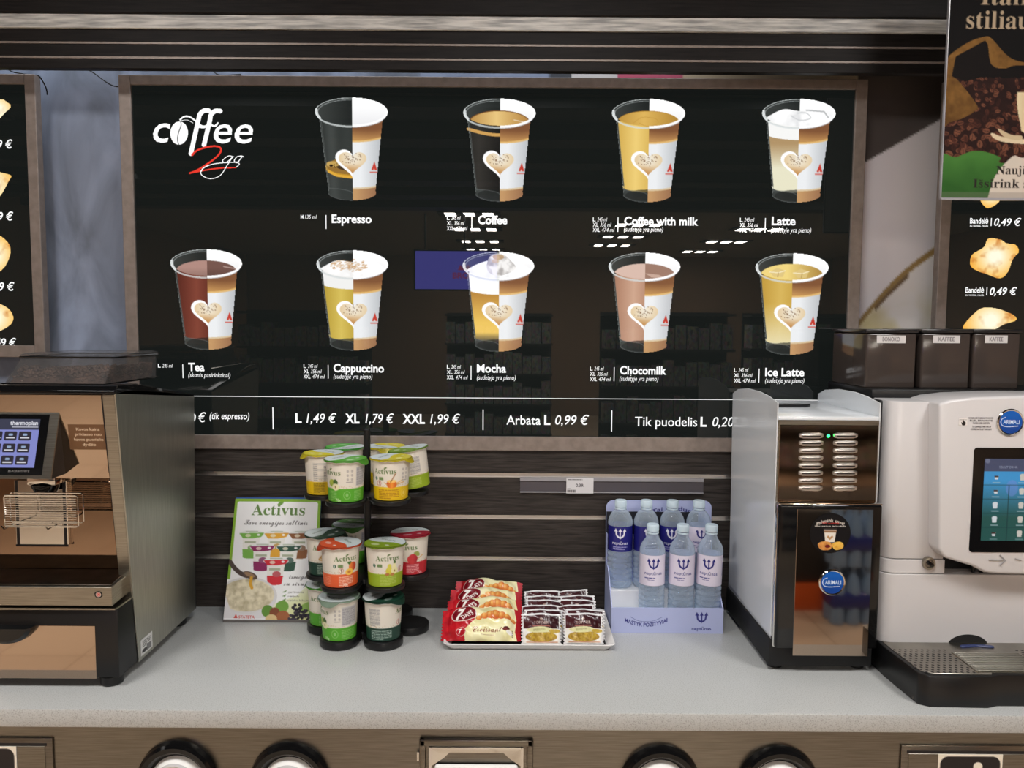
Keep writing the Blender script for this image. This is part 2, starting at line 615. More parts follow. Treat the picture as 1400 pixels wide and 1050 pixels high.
def mixc(a, b, t):
    a, b = np.array(a, float), np.array(b, float)
    return a + (b - a) * np.clip(t, 0, 1)[..., None]


# ------------------------------------------------------------------ the room
ZC = 0.90                    # worktop height
YW = 2.377                   # face of the slat wall
YF = 2.365                   # front of the lightbox frames
YP = 2.373                   # picture face of the lightboxes

struct('floor', MB().box(-5, 6, -10.6, 2.6, -0.1, 0), M['tiles'])
struct('ceiling', MB().box(-5, 6, -10.6, -4.3, 3.0, 3.1), M['ceiling_white'])
struct('ceiling', MB().box(-5, 6, -4.3, 2.6, 3.0, 3.1), M['ceiling_dark'])
for i, yb in enumerate((0.25, -0.5, -1.25, -2.0, -2.75, -3.5)):
    struct('ceiling_beam', MB().box(-4.9, 5.9, yb - .13, yb + .13, 2.9, 3.0), M['batten'])
struct('wall_front', MB().box(-5, 6, -10.6, -10.5, 0, 3), M['store_wall'])
struct('wall_left', MB().box(-5.1, -5, -10.5, 2.6, 0, 3), M['store_wall'])
struct('wall_right', MB().box(6, 6.1, -10.5, 2.6, 0, 3), M['store_wall'])
struct('wall_back', MB().box(-5, 6, 2.45, 2.55, 0, 3), M['concrete'])

# slat wall under the menu: boards with aluminium inserts in the grooves
gz = [1.3085, 1.1815, 1.0545]
mb = MB(); edges = [0.86] + gz[::-1] + [1.42]
for i in range(4):
    a = edges[i] + (0.006 if i else 0); b = edges[i + 1] - (0.006 if i < 3 else 0)
    mb.box(-1.5, 1.75, YW, 2.45, a, b, 0.0012, 1)
mb.box(-1.5, 1.75, YW + .012, 2.45, .87, 1.41)
slat = struct('trim_1', mb, M['slat'])
for z in gz:
    b = MB().box(-1.5, 1.75, YW + .004, YW + .014, z - .0055, z + .0055)
    b.box(-1.5, 1.75, YW - .0015, YW + .006, z - .0062, z - .0042).box(-1.5, 1.75, YW - .0015, YW + .006, z + .0042, z + .0062)
    struct('aluminium_strip', b, M['alu'], slat)

# canopy: stepped boards over the menu, a ledge and a fascia
mb = MB()
for a, b in ((2.447, 2.4725), (2.479, 2.511), (2.5175, 2.56)):
    mb.box(-3.0, 3.2, 2.25, 2.268, a, b, 0.001, 1)
mb.box(-3.0, 3.2, 2.262, 2.275, 2.4475, 2.56)
canopy = struct('trim_2', mb, M['wood'])
for z in (2.4757, 2.5142):
    struct('edge_strip', MB().box(-3.0, 3.2, 2.2485, 2.264, z - .0026, z + .0026), M['frame_brown'], canopy)
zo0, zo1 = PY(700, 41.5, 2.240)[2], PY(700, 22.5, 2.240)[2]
struct('trim_3', MB().box(-3.0, 3.2, 2.240, 2.275, zo0, zo1, .001, 1), M['lit_ledge'])  # ledge coloured as lit wood
struct('trim_4', MB().box(-3.0, 3.2, 2.232, 2.275, zo1 + .0005, 3.0, .002, 1), M['wood'])

# worktop and the steel cabinet under it
o = obj('worktop', MB().box(-2.6, 2.7, 1.727, 2.45, .858, ZC, .004, 2), M['worktop'])
tag(o, 'long pale grey speckled solid-surface worktop carrying the coffee machines', 'worktop')

YC = 1.745
cab = thing('serving_cabinet', 'brushed stainless steel cabinet front under the pale speckled worktop', 'cabinet', (0, YC, 0))
obj('front_panel', MB().box(-2.5, 2.6, YC, YC + .02, 0.06, .858), M['steel_cab'], cab)
obj('body', MB().box(-2.5, 2.6, YC + .02, 2.44, 0.06, .857), M['steel_cab'], cab)
obj('plinth', MB().box(-2.45, 2.55, YC + .05, 2.40, 0, .06), M['black'], cab)


def bin_flap(px0, px1, ptop, spx0, spx1, sptop, art):
    x0, _, z1 = PY(px0, ptop, YC); x1 = PY(px1, ptop, YC)[0]; zb = z1 - .30
    d = obj('bin_flap', MB().box(x0, x1, YC - .006, YC, zb, z1, .002, 2), M['steel_cab'], cab)
    i = .012
    b = MB().box(x0 + i + .004, x1 - i - .004, YC - .0085, YC - .006, zb + i, z1 - i - .006, .001, 1)
    obj('flap_door', b, M['steel_cab'], d)
    sl = MB().box(x0 + i, x1 - i, YC - .0068, YC - .006, z1 - i - .006, z1 - i)
    obj('flap_gap', sl, M['ink'], d)
    sx0, _, sz1 = PY(spx0, sptop, YC - .009); sx1 = PY(spx1, sptop, YC - .009)[0]
    cv = Cv(100, 110, .9, (236, 226, 208)); cv.rect(4, 4, 96, 106, (26, 20, 22), r=12)
    cv.ell(62, 20, 7, 7, (236, 226, 208))
    if art == 'person':
        cv.stroke([(60, 30), (56, 58), (62, 98)], 9, (236, 226, 208)); cv.stroke([(56, 58), (48, 98)], 7, (236, 226, 208))
        cv.stroke([(60, 34), (42, 44), (34, 40)], 6, (236, 226, 208)); cv.rect(16, 62, 36, 98, (236, 226, 208), r=3)
    q = obj('sign_plate', MB().box(sx0, sx1, YC - .0093, YC - .0085, sz1 - (sx1 - sx0) * 1.1, sz1), M['paper'], d)
    print_mesh(cv, flat(sx0, sx1, sz1, sz1 - (sx1 - sx0) * 1.1, YC - .0096), 'pictogram', M['print'], d)


bin_flap(-110, 73, 1006, -66, 22, 1020, 'person')
bin_flap(1231, 1440, 1017, 1283, 1371, 1031, 'person')


def cup_dispenser(px, pyc, rpx, label, inner):
    x, _, z = PY(px, pyc, YC); r = rpx / F * YC * 1.02
    t = thing('cup_dispenser', label, 'cup dispenser', (x, YC, z), (PI / 2, 0, 0), 'round cup dispensers in the cabinet front')
    q = MB().lathe([(r * .70, 0.0), (r * .98, 0.0), (r, .004), (r * .97, .018), (r * .90, .023), (r * .78, .021), (r * .70, .012), (r * .70, -.0)], seg=64)
    obj('ring', q, M['black_gloss'], t, world=False)
    q = MB().lathe([(0, .004), (r * .70, .004)], seg=40)
    obj('recess', q, M['black_matt'], t, world=False)
    c = thing('paper_cup', inner, 'cup', (x, YC - .0045, z - .003), (PI / 2, 0, 0), 'paper cups in the dispensers')
    q = MB().lathe([(0, .016), (r * .44, .016), (r * .46, .022), (r * .50, .022), (r * .54, .016), (r * .655, .001), (r * .655, .0), (0, .0)], seg=56)
    obj('cup_body', q, M['paper'], c, world=False)
    q = MB().lathe([(r * .50, .0215), (r * .505, .0235), (r * .53, .0225), (r * .54, .0165)], seg=56)
    obj('base_rim', q, M['white'], c, world=False)


cup_dispenser(244, 1064, 56, 'black ringed cup dispenser closest to the bin sign with its corner cut off', 'paper cup end in the dispenser nearest the cut-off bin sign')
cup_dispenser(397, 1066, 56, 'black ringed cup dispenser just before the chrome napkin holder, below the fruit poster', 'paper cup end in the dispenser below the fruit poster')
cup_dispenser(902, 1070, 56, 'black ringed cup dispenser below the water bottle box', 'paper cup end in the dispenser below the water bottle box')
cup_dispenser(1063, 1072, 57, 'black ringed cup dispenser below the mirrored milk cooler', 'paper cup end in the dispenser below the mirrored milk cooler')

# napkin dispenser
x0, _, z1 = PY(574, 1008, YC); x1 = PY(729, 1009, YC)[0]
nd = thing('napkin_dispenser', 'steel framed napkin dispenser with chrome mouth set in the cabinet front', 'napkin dispenser', ((x0 + x1) / 2, YC, z1 - .3))
fr = MB()
for a in ((x0, x1, z1 - .016, z1), (x0, x0 + .014, z1 - .3, z1), (x1 - .014, x1, z1 - .3, z1)):
    fr.box(a[0], a[1], YC - .012, YC, a[2], a[3], .003, 2)
obj('outer_frame', fr, M['steel_cab'], nd)
obj('hinge', MB().cyl((x0 - .003, YC - .006, z1 - .05), (x0 - .003, YC - .006, z1 - .03), .004), M['chrome'], nd)
a0, a1, zt = x0 + .022, x1 - .022, z1 - .016
fr = MB()
fr.prism([(a0, zt), (a1, zt), (a1 - .02, zt - .012), (a0 + .02, zt - .012)], 'y', YC - .014, YC - .004, .001)
fr.loft([[(a0, YC - .012, zt - .002), (a0 + .05, YC - .004, zt - .012), (a0 + .032, YC - .004, zt - .03), (a0 + .004, YC - .012, zt - .045)],
         [(a0, YC - .002, zt - .002), (a0 + .05, YC - .001, zt - .012), (a0 + .032, YC - .001, zt - .03), (a0 + .004, YC - .002, zt - .045)]])
fr.loft([[(a1, YC - .012, zt - .002), (a1 - .05, YC - .004, zt - .012), (a1 - .032, YC - .004, zt - .03), (a1 - .004, YC - .012, zt - .045)],
         [(a1, YC - .002, zt - .002), (a1 - .05, YC - .001, zt - .012), (a1 - .032, YC - .001, zt - .03), (a1 - .004, YC - .002, zt - .045)]])
fr.box(a0, a0 + .006, YC - .014, YC, zt - .25, zt).box(a1 - .006, a1, YC - .014, YC, zt - .25, zt)
obj('chrome_mouth', fr, M['chrome'], nd)
nk = obj('paper_napkin', MB().box(a0 + .012, a1 - .012, YC - .016, YC - .003, zt - .2, zt - .042, .006, 3), M['paper'])
tag(nk, 'folded white paper napkin stack showing in the chrome dispenser mouth', 'napkin')

# ------------------------------------------------------------------ store behind the photographer (seen in the glossy panels)
for xl, rows in ((-.5, (9.3, 10.8, 12.4, 13.8)), (1.57, (8.8, 10.2, 11.6, 12.9)), (3.2, (7.6, 10.6, 12.2, 13.9))):
    for yl in (4.746 - r for r in rows):
        t = thing('ceiling_light', 'triple square downlight set in the pale ceiling of the store behind', 'ceiling light', (xl, yl, 2.985 if yl < -4.3 else 2.985), group='ceiling downlights')
        obj('housing', MB().box(-.36, .36, -.16, .16, 0, .014, .002), M['batten'], t, world=False)
        for k in (-1, 0, 1):
            obj('lamp_face', MB().box(k * .215 - .06, k * .215 + .06, -.13, .13, -.004, 0), M['lamp'], t, world=False)
cv = Cv(100, 48, 1.2, (96, 92, 196))
cv.text('BRO', 46, 34, 7, (150, 60, 110), off=.03); cv.poly([(52, 24), (55, 17), (58, 21), (60, 13), (62, 21), (65, 17), (68, 24)], (150, 60, 110))
t = thing('advert_screen', 'wide blue advert screen hanging over the aisle behind', 'screen', (-.78, -4.5, 2.4))
obj('housing', MB().box(-1.13, -.16, -4.56, -4.50, 2.12, 2.58, .004), M['black'], t)
print_mesh(cv, lambda u, v: (-.18 - .93 * (1 - u), -4.497, 2.565 - .43 * v), 'screen_image', printed('advert_image', .3, 8.0, base=False), t)
obj('hanger', MB().cyl((-1.0, -4.53, 2.58), (-1.0, -4.53, 2.99), .01).cyl((-.55, -4.53, 2.58), (-.55, -4.53, 2.99), .01), M['black'], t)


def goods_col():
    m = mat('packed_goods', (120, 110, 100), 0.5); nt, b, N, L = nodes(m)
    tc = N('ShaderNodeTexCoord'); vo = N('ShaderNodeTexVoronoi'); mp = N('ShaderNodeMapping'); hs = N('ShaderNodeHueSaturation')
    mp.inputs['Scale'].default_value = (9, 2, 5)
    L(tc.outputs['Object'], mp.inputs['Vector']); L(mp.outputs['Vector'], vo.inputs['Vector'])
    hs.inputs['Saturation'].default_value = .6; hs.inputs['Value'].default_value = .5
    L(vo.outputs['Color'], hs.inputs['Color']); L(hs.outputs['Color'], b.inputs['Base Color'])
    return m


M['goods'] = goods_col()
for k, (xs, ys) in enumerate(((1.9, -5.2), (3.8, -5.6), (-2.6, -5.4), (-.2, -7.4))):
    t = thing('shelf_unit', 'dark shop shelf unit of packed goods, %s' % ('facing the menu beside the till', 'by the far side wall', 'under the end of the blue screen', 'deep in the store')[k], 'shelf unit', (xs, ys, 0))
    q = MB().box(-.8, .8, -.2, -.18, 0, 1.9)
    for z in (.1, .55, 1.0, 1.45, 1.88):
        q.box(-.8, .8, -.2, .22, z - .03, z)
    obj('frame', q, M['batten'], t, world=False)
    q = MB()
    for z in (.1, .55, 1.0, 1.45):
        for i in range(11):
            q.box(-.78 + i * .142, -.78 + i * .142 + .13, -.15, .2, z, z + .22 + .12 * RND.random())
    obj('packed_goods', q, M['goods'], t, world=False, kind='stuff')

t = thing('display_plinth', 'low orange plinth on the tiled floor behind, mirrored in the cooler door', 'plinth', (2.3, -1.3, 0))
obj('plinth_body', MB().box(1.45, 3.2, -1.75, -1.0, 0.0, .17, .004), mat('orange_laminate', (206, 92, 36), .5), t)
obj('dark_top', MB().box(1.45, 3.2, -1.75, -1.02, .17, .62, .01), mat('dark_carton', (44, 42, 40), .7), t)
for k in range(2):
    p = thing('bottle_pack', 'film-wrapped pack of blue-capped water bottles %s' % ('low on the tiled floor behind', 'stacked on another pack behind')[k], 'bottle pack', (2.02, -.84, .0 + .345 * k), group='water packs on the floor')
    q = MB()
    for i in range(3):
        for j in range(2):
            q.lathe([(0, 0), (.042, 0), (.044, .02), (.044, .2), (.03, .27), (.015, .3), (.015, .335), (0, .335)], (-.09 + .09 * i, -.045 + .09 * j, .003), 20)
    obj('wrapped_bottles', q, mat('blue_tinted_pet', (120, 150, 186), .2), p, world=False)
    obj('printed_band', MB().box(-.137, .137, -.092, .092, .09, .2, .03, 3), mat('blue_film', (36, 46, 120), .25), p, world=False)
# ------------------------------------------------------------------ light


def area(name, loc, size, power, col, rot=(0, 0, 0), sy=None, spread=180):
    l = bpy.data.lights.new(name, 'AREA'); l.energy = power; l.size = size; l.color = col; l.spread = math.radians(spread)
    if sy:
        l.shape = 'RECTANGLE'; l.size_y = sy
    o = bpy.data.objects.new(name, l); C.objects.link(o); o.location = loc; o.rotation_euler = rot
    return o


for i, xl in enumerate((-1.35, .1, 1.55)):
    t = thing('ceiling_light', 'square lamp in the dark ceiling directly over the coffee counter', 'ceiling light', (xl, .77, 2.96), group='lamps over the counter')
    obj('housing', MB().box(-.32, .32, -.32, .32, .005, .04, .004), M['batten'], t, world=False)
    area('counter_lamp', (xl, .77, 2.955), .5, 27, (1.0, .985, .965), spread=175)
for xl in (-3.4, 4.0):  # extra lamps added at the sides to fill the front faces
    for yl in (.2, -1.6):
        t = thing('ceiling_light', 'added square fill lamp under the dark ceiling, far out to the side', 'ceiling light', (xl, yl, 2.945), group='added fill lamps')
        obj('housing', MB().box(-.4, .4, -.4, .4, .005, .055, .004), M['batten'], t, world=False)
        area('side_fill_lamp', (xl, yl, 2.94), .7, 50, (1.0, .97, .93), spread=130)
t = thing('gap_fill_strip', 'thin added fill light strip behind the dark canopy boards above the menu', 'light strip', (-.55, 2.34, 2.66))  # strip added to brighten the wall gap above the menu
obj('profile', MB().box(-1.1, 1.1, -.012, .012, .003, .02, .002), M['alu'], t, world=False)
obj('mount', MB().box(-1.1, 1.1, -.065, -.010, .006, .016), M['alu'], t, world=False)
area('gap_fill_lamp', (-.55, 2.34, 2.658), 2.2, 4.5, (.86, .92, 1.0), sy=.02)
w = bpy.data.worlds.new('world'); SC.world = w; w.use_nodes = True
w.node_tree.nodes['Background'].inputs['Color'].default_value = (0.05, 0.05, 0.05, 1)
SC.view_settings.view_transform = 'Standard'; SC.view_settings.look = 'None'
SC.view_settings.gamma = 1.0; SC.view_settings.use_curve_mapping = False
SC.view_settings.exposure = 0.0
SC.cycles.max_bounces = 10; SC.cycles.transmission_bounces = 8; SC.cycles.caustics_reflective = False; SC.cycles.caustics_refractive = False
SC.cycles.sample_clamp_indirect = 4.0
# ------------------------------------------------------------------ lightbox menu


def Q(px, py):
    return PY(px, py, YP)


def lightbox(name, label, x0, x1, z0, z1, side=.034, top=.028, bot=.042):
    t = thing(name, label, 'menu board', ((x0 + x1) / 2, YF, z0))
    f = MB()
    f.box(x0, x0 + side, YF, YF + .03, z0, z1, .0015, 1).box(x1 - side, x1, YF, YF + .03, z0, z1, .0015, 1)
    f.box(x0 + side, x1 - side, YF, YF + .03, z1 - top, z1, .0015, 1).box(x0 + side, x1 - side, YF, YF + .03, z0, z0 + bot, .0015, 1)
    obj('frame', f, M['frame_brown'], t)
    p = obj('display_panel', MB().box(x0 + side, x1 - side, YP, YP + .02, z0 + bot, z1 - top), M['menu_black'], t)
    for q in (x0 + .2, x1 - .2):
        obj('wall_bracket', MB().box(q - .03, q + .03, YF + .03, 2.45, z0 + .2, z1 - .2), M['black'], t)
    return t, p


menu, panel = lightbox('menu_lightbox', 'wide black backlit drinks menu with nine half-cutaway coffee cups and prices', -1.1344, 1.0156, 1.3841, 2.4648)

YT = YP - .0008


def tx(mb, s, px0, px1, base, hpx, off=0.0, shear=0.0):
    x0, _, z = PY(px0, base, YT); x1 = PY(px1, base, YT)[0]
    mb.text(s, x0, z, YT, x1 - x0, hpx * YT / F * 1.02, off, shear)


def vline(mb, px, y0, y1, wpx=1.1):
    x, _, za = PY(px, y0, YT); zb = PY(px, y1, YT)[2]; w = wpx * YT / F / 2
    b = bmesh.new(); b.faces.new([b.verts.new(p) for p in ((x - w, YT, zb), (x + w, YT, zb), (x + w, YT, za), (x - w, YT, za))]); mb._merge(b)


def cup_art(kind):
    cv = Cv(100, 147, 1.25)
    X, Y = cv.X, cv.Y
    SP = 51.2
    left, right = (X < SP), (X >= SP)
    n = vnoise(X, Y, 9, hash(kind) % 97 if False else sum(map(ord, kind)))

    def edge(y):
        t = (y - 29) / 101.0
        return 6 + 11.8 * t, 93.2 - 10.4 * t
    body = [(5.2, 23)] + [(edge(y)[0], y) for y in (29, 60, 100, 130)]
    body += [(50.6 + 33 * math.cos(a), 133 + 11 * math.sin(a)) for a in np.linspace(PI, 0, 30)]
    body += [(edge(y)[1], y) for y in (130, 100, 60, 29)] + [(95, 23)]

    def bx(x):        # sag of the bands printed round the cup
        return 11 * (np.sqrt(np.clip(1 - ((x - 50) / 46) ** 2, 0, 1)) - 1)
    # transparent half
    cv.clip = left.astype(float)
    g = lambda x, y: mixc((44, 48, 46), (84, 88, 86), np.exp(-((x - 20 - y * .04) / 9) ** 2) * .55 + np.exp(-((x - 44) / 10) ** 2) * .25)
    cv.poly(body, g); cv.ell(50, 20.7, 50, 20.5, (50, 54, 52))
    cv.ell(50, 20.5, 46, 17.5, lambda x, y: mixc((34, 38, 37), (66, 70, 68), (46 - x) / 50))

    liq = {'coffee': (31, lambda x, y: mixc((52, 50, 46), (30, 29, 27), np.abs(x - 22) / 26)),
           'milk': (31, lambda x, y: mixc((238, 206, 120), (204, 164, 74), np.abs(x - 34) / 30)),
           'latte': (31, lambda x, y: np.where((y < 57 + bx(x))[..., None], np.array((246, 246, 244.)), mixc((176, 146, 104), (232, 228, 200), (y - 62) / 34))),
           'tea': (32, lambda x, y: mixc((128, 66, 52), (82, 34, 26), np.abs(x - 36) / 30)),
           'cap': (30, lambda x, y: np.where((y < 56 + bx(x))[..., None], np.array((240, 240, 238.)), mixc((214, 190, 92), (178, 148, 52), np.abs(x - 34) / 28))),
           'mocha': (30, lambda x, y: np.where((y < 62 + bx(x))[..., None], np.array((252, 252, 250.)), mixc(mixc((186, 136, 60), (238, 198, 98), (y - 62) / 40), np.full(x.shape + (3,), 52.), (y - 116) / 16))),
           'choco': (31, lambda x, y: mixc((204, 164, 140), (164, 118, 94), np.abs(x - 36) / 30)),
           'ice': (31, lambda x, y: mixc(mixc((214, 180, 92), (192, 152, 62), np.abs(x - 36) / 26), np.full(x.shape + (3,), 1.) * np.array((232, 220, 176)), (y - 70) / 60))}
    if kind != 'espresso':
        lv, fn = liq[kind]
        yb = 121
        pts = [(edge(lv + 4)[0] + 2.5, lv)] + [(edge(y)[0] + 2.2, y) for y in (50, 80, 110, yb)]
        pts += [(50.6 + (34.6) * math.cos(a), yb + 9 * math.sin(a)) for a in np.linspace(PI, 0, 24)] + [(88, 50), (88, lv)]
        cv.poly(pts, fn)
        cv.ell(50.6, 134, 30, 8, (30, 32, 31), .6)
        if kind == 'coffee':
            cv.stroke([(7 + 88 * t, 43 + 8 * math.sin(PI * t)) for t in np.linspace(0, 1, 20)], 4.5, (206, 158, 88))
    else:
        cv.ell(50, 98, 36, 14, (196, 146, 46)); cv.ell(50, 96, 34, 11.5, (150, 112, 52)); cv.ell(55, 95, 27, 8, (70, 52, 30))
        cv.ell(24, 93, 9, 4, (204, 168, 92), .9); cv.ell(22, 95, 2.6, 1.6, (40, 28, 18)); cv.stroke([(18, 103), (30, 109), (50, 111.5)], 3.5, (224, 170, 62))
        for q in range(8):
            cv.ell(20 + RND.random() * 28, 92 + RND.random() * 8, .9, .7, (60, 40, 20), .8)
    cv.stroke([(6.5, 30), (18, 130)], 1.0, (150, 156, 154), .8); cv.stroke([(8.6, 30), (19.5, 128)], .7, (112, 116, 114), .6)
    cv.stroke([(18 + 33 * math.sin(t * PI / 2) ** 1.0, 127 + 7 * (1 - math.cos(t * PI / 2)) + 0) for t in np.linspace(0, 1, 12)], .8, (112, 116, 116), .6)
    cv.stroke([(50.6 + 33 * math.cos(a), 133 + 11 * math.sin(a)) for a in np.linspace(PI, PI / 2, 14)], 1.0, (120, 124, 124), .7)
    # printed paper half
    cv.clip = right.astype(float)
    cv.poly(body, lambda x, y: mixc(mixc((236, 238, 240), (176, 180, 184), (x - 62) / 34), (238, 238, 240), (54 - x) / 3 * .3))
    band = lambda x, y: mixc((190, 142, 86), (128, 84, 54), ((60 + bx(x)) - y) / 14 + (x - 70) / 90)
    q = ((Y < 61 + bx(X)) & (Y > 20))
    R = (slice(None), slice(None)); bm_ = cv.pmask(body, R)
    cv.put(R, bm_ & q, band)
    cv.put(R, bm_ & (np.abs(Y - 61.5 - bx(X)) < 1.4), (226, 178, 100), .8)
    cv.put(R, bm_ & (Y > 127.5 + bx(X)), lambda x, y: mixc((196, 152, 104), (150, 108, 78), (x - 55) / 30))
    cv.put(R, bm_ & (np.abs(Y - 127 - bx(X)) < 1.3), (216, 190, 148), .8)
    cv.ell(50, 20.7, 50, 20.5, (255, 255, 255)); cv.ell(50, 20.5, 46.5, 17.7, lambda x, y: mixc((255, 255, 255), (236, 236, 238), (y - 12) / 26))
    # what is seen inside the rim
    inner = (((X - 50) / 46.5) ** 2 + ((Y - 20.5) / 17.7) ** 2 <= 1)
    cv.clip = inner.astype(float)
    if kind == 'coffee':
        cv.ell(50, 34, 42, 17, (122, 78, 36)); cv.ell(50, 34, 40.5, 15.8, lambda x, y: mixc((232, 198, 128), (178, 130, 66), n[(slice(0, 0),)] if False else np.abs(x - 46) / 44))
        cv.stroke([(70, 30), (84, 33), (90, 37)], 1.2, (255, 250, 240), .6)
    elif kind == 'milk':
        cv.ell(50, 33, 42, 16, (186, 136, 52)); cv.ell(50, 33, 41, 15, lambda x, y: mixc((222, 180, 92), (176, 132, 54), np.abs(x - 44) / 46))
        cv.stroke(smooth([(30, 34), (42, 26), (60, 28), (62, 35), (48, 38), (38, 34)]), .8, (196, 150, 66), .9)
    elif kind == 'tea':
        cv.ell(50, 32, 42, 15.6, lambda x, y: np.where((x < SP)[..., None], np.array((176, 138, 128.)), np.array((116, 84, 76.))) * (1 - .18 * np.clip((y - 26) / 14, 0, 1))[..., None])
        cv.stroke([(74, 25), (92, 28)], 1.4, (240, 220, 210), .5)
    elif kind == 'choco':
        cv.ell(50, 32, 42, 15.6, lambda x, y: np.where((x < SP)[..., None], np.array((216, 186, 172.)), np.array((156, 122, 106.))))
        cv.poly([(51, 30), (70, 32), (80, 37), (60, 36)], (206, 176, 160), .8)
    elif kind == 'ice':
        cv.ell(50, 31, 42, 15.6, lambda x, y: mixc((240, 214, 130), (176, 140, 70), (x - 44) / 44))
        for cx, cy in ((30, 27), (62, 28)):
            cv.poly([(cx - 10, cy), (cx, cy - 6), (cx + 11, cy - 2), (cx + 8, cy + 7), (cx - 4, cy + 7)], (222, 196, 130), .9)
            cv.stroke([(cx - 10, cy), (cx + 2, cy + 1), (cx + 11, cy - 2)], 1.2, (250, 240, 206), .9); cv.stroke([(cx + 2, cy + 1), (cx + 1, cy + 7)], 1, (166, 134, 76), .8)
    elif kind in ('latte', 'cap', 'mocha'):
        cv.clip = ((Y < 41) & (((X - 50) / 46.5) ** 2 + ((Y - 20.5) / 17.7) ** 2 <= 1)).astype(float)
        top = 10 if kind == 'mocha' else 16
        foam = smooth([(6, 30), (14, 22), (30, 15), (48, top + 1), (64, top + 2), (82, 18), (92, 24), (94, 30), (80, 46), (20, 46)], 8, True)
        dark = (196, 198, 200) if kind != 'cap' else (220, 216, 212)
        cv.poly(foam, lambda x, y: mixc((255, 255, 255), dark, (vnoise(x, y, 12, 5) - .45) * 3 * np.clip((x - 30) / 30, .25, 1)))
        if kind == 'cap':
            for q in range(90):
                a, r = RND.random() * 2 * PI, RND.random() ** .7
                cv.ell(46 + 26 * r * math.cos(a), 22 + 8.5 * r * math.sin(a), 2.2, 1.0, (182, 124, 62), .35, -.4)
        if kind == 'latte':
            cv.stroke(smooth([(40, 24), (52, 30), (66, 27), (60, 20), (48, 20)], 6), 1.6, (206, 208, 210), .9); cv.stroke([(60, 16), (84, 18), (90, 26)], 2.0, (170, 172, 174), .8)
        if kind == 'mocha':
            cv.clip = (Y < 41).astype(float)
            cv.poly(smooth([(34, 22), (38, 8), (48, 3), (58, 5), (66, 12), (74, 24), (56, 34), (40, 32)], 8, True), lambda x, y: mixc((246, 244, 242), (176, 172, 170), (vnoise(x, y, 9, 3) - .4) * 3))
            cv.ell(50, 8, 8, 4, (190, 150, 106), .7); cv.ell(46, 14, 5, 3, (206, 172, 134), .6)
    # rim
    cv.clip = left.astype(float)
    rimp = [(50 + 49 * math.cos(a), 20.7 + 19.6 * math.sin(a)) for a in np.linspace(0, 2 * PI, 90)]
    cv.stroke(rimp, 1.3, (208, 214, 214), .85)
    cv.stroke([(50 + 45.5 * math.cos(a), 20.9 + 17 * math.sin(a)) for a in np.linspace(PI * .95, PI * 1.5, 30)], .9, (176, 182, 182), .7)
    cv.stroke([(50 + 48 * math.cos(a), 22.2 + 19.4 * math.sin(a)) for a in np.linspace(PI, PI * .5, 30)], 1.6, (214, 220, 220), .7)
    cv.stroke([(2.5, 17), (3.2, 24), (7, 29)], 3.4, (232, 236, 236), .9)
    cv.clip = right.astype(float)
    cv.stroke([(50 + 48.4 * math.cos(a), 20.7 + 19 * math.sin(a)) for a in np.linspace(-PI / 2, PI / 2, 50)], 3.4, (255, 255, 255))
    cv.stroke([(50 + 48.6 * math.cos(a), 22.4 + 19.4 * math.sin(a)) for a in np.linspace(PI * .08, PI / 2, 40)], 1.2, (188, 188, 192), .8)
    # heart

    def heart(cx, cy, sx, sy):
        return [(cx + sx * math.sin(t) ** 3, cy - sy * (13 * math.cos(t) - 5 * math.cos(2 * t) - 2 * math.cos(3 * t) - math.cos(4 * t)) / 16) for t in np.linspace(0, 2 * PI, 60)]
    cv.clip = left.astype(float)
    cv.poly(heart(51.2, 89, 23.5, 22), (255, 255, 255))
    cv.clip = None
    cv.poly(heart(51.2, 89, 19, 17), lambda x, y: mixc(mixc((240, 234, 220), (226, 200, 158), np.hypot(x - 52, y - 84) / 20), (188, 128, 66), (y - 92) / 13 * (1 - np.abs(x - 46) / 40) + np.clip((38 - x) / 14, 0, 1) * .5))
    r2 = random.Random(4)
    for q in range(46):
        a, r = r2.random() * 2 * PI, r2.random() ** .6
        cv.ell(50 + 15 * r * math.cos(a), 85 + 9 * r * math.sin(a), .6, .6, (104, 66, 36), .8)
    # maker's mark on the cup
    cv.poly([(81, 89), (76.6, 101), (84.6, 101)], (196, 60, 48)); cv.poly([(80.4, 98), (79.4, 101), (81.6, 101)], (232, 190, 180))
    cv.rect(74.5, 103.2, 85, 105.2, (206, 92, 82), .8)
    return cv


CUPS = [('espresso', 431, 530.5, 133, 277), ('coffee', 633, 732, 134.5, 278.5), ('milk', 835.5, 935.5, 135, 279.5), ('latte', 1040, 1140.5, 135, 280),
        ('tea', 234, 332, 340.5, 481), ('cap', 433, 531, 342, 482), ('mocha', 632, 730, 344, 483.5), ('choco', 831, 929, 345, 485), ('ice', 1031, 1131, 346, 488)]
for kind, a, b, c, d in CUPS:
    tl, br = Q(a, c), Q(b, d); tr, bl = Q(b, c), Q(a, d)
    x0, x1 = (tl[0] + bl[0]) / 2, (tr[0] + br[0]) / 2
    z1, z0 = (tl[2] + tr[2]) / 2, (bl[2] + br[2]) / 2
    print_mesh(cup_art(kind), flat(x0, x1, z1, z0, YP - .0005), 'cup_picture', M['backlit'], panel)

SUB = '(sudetyje yra pieno)'


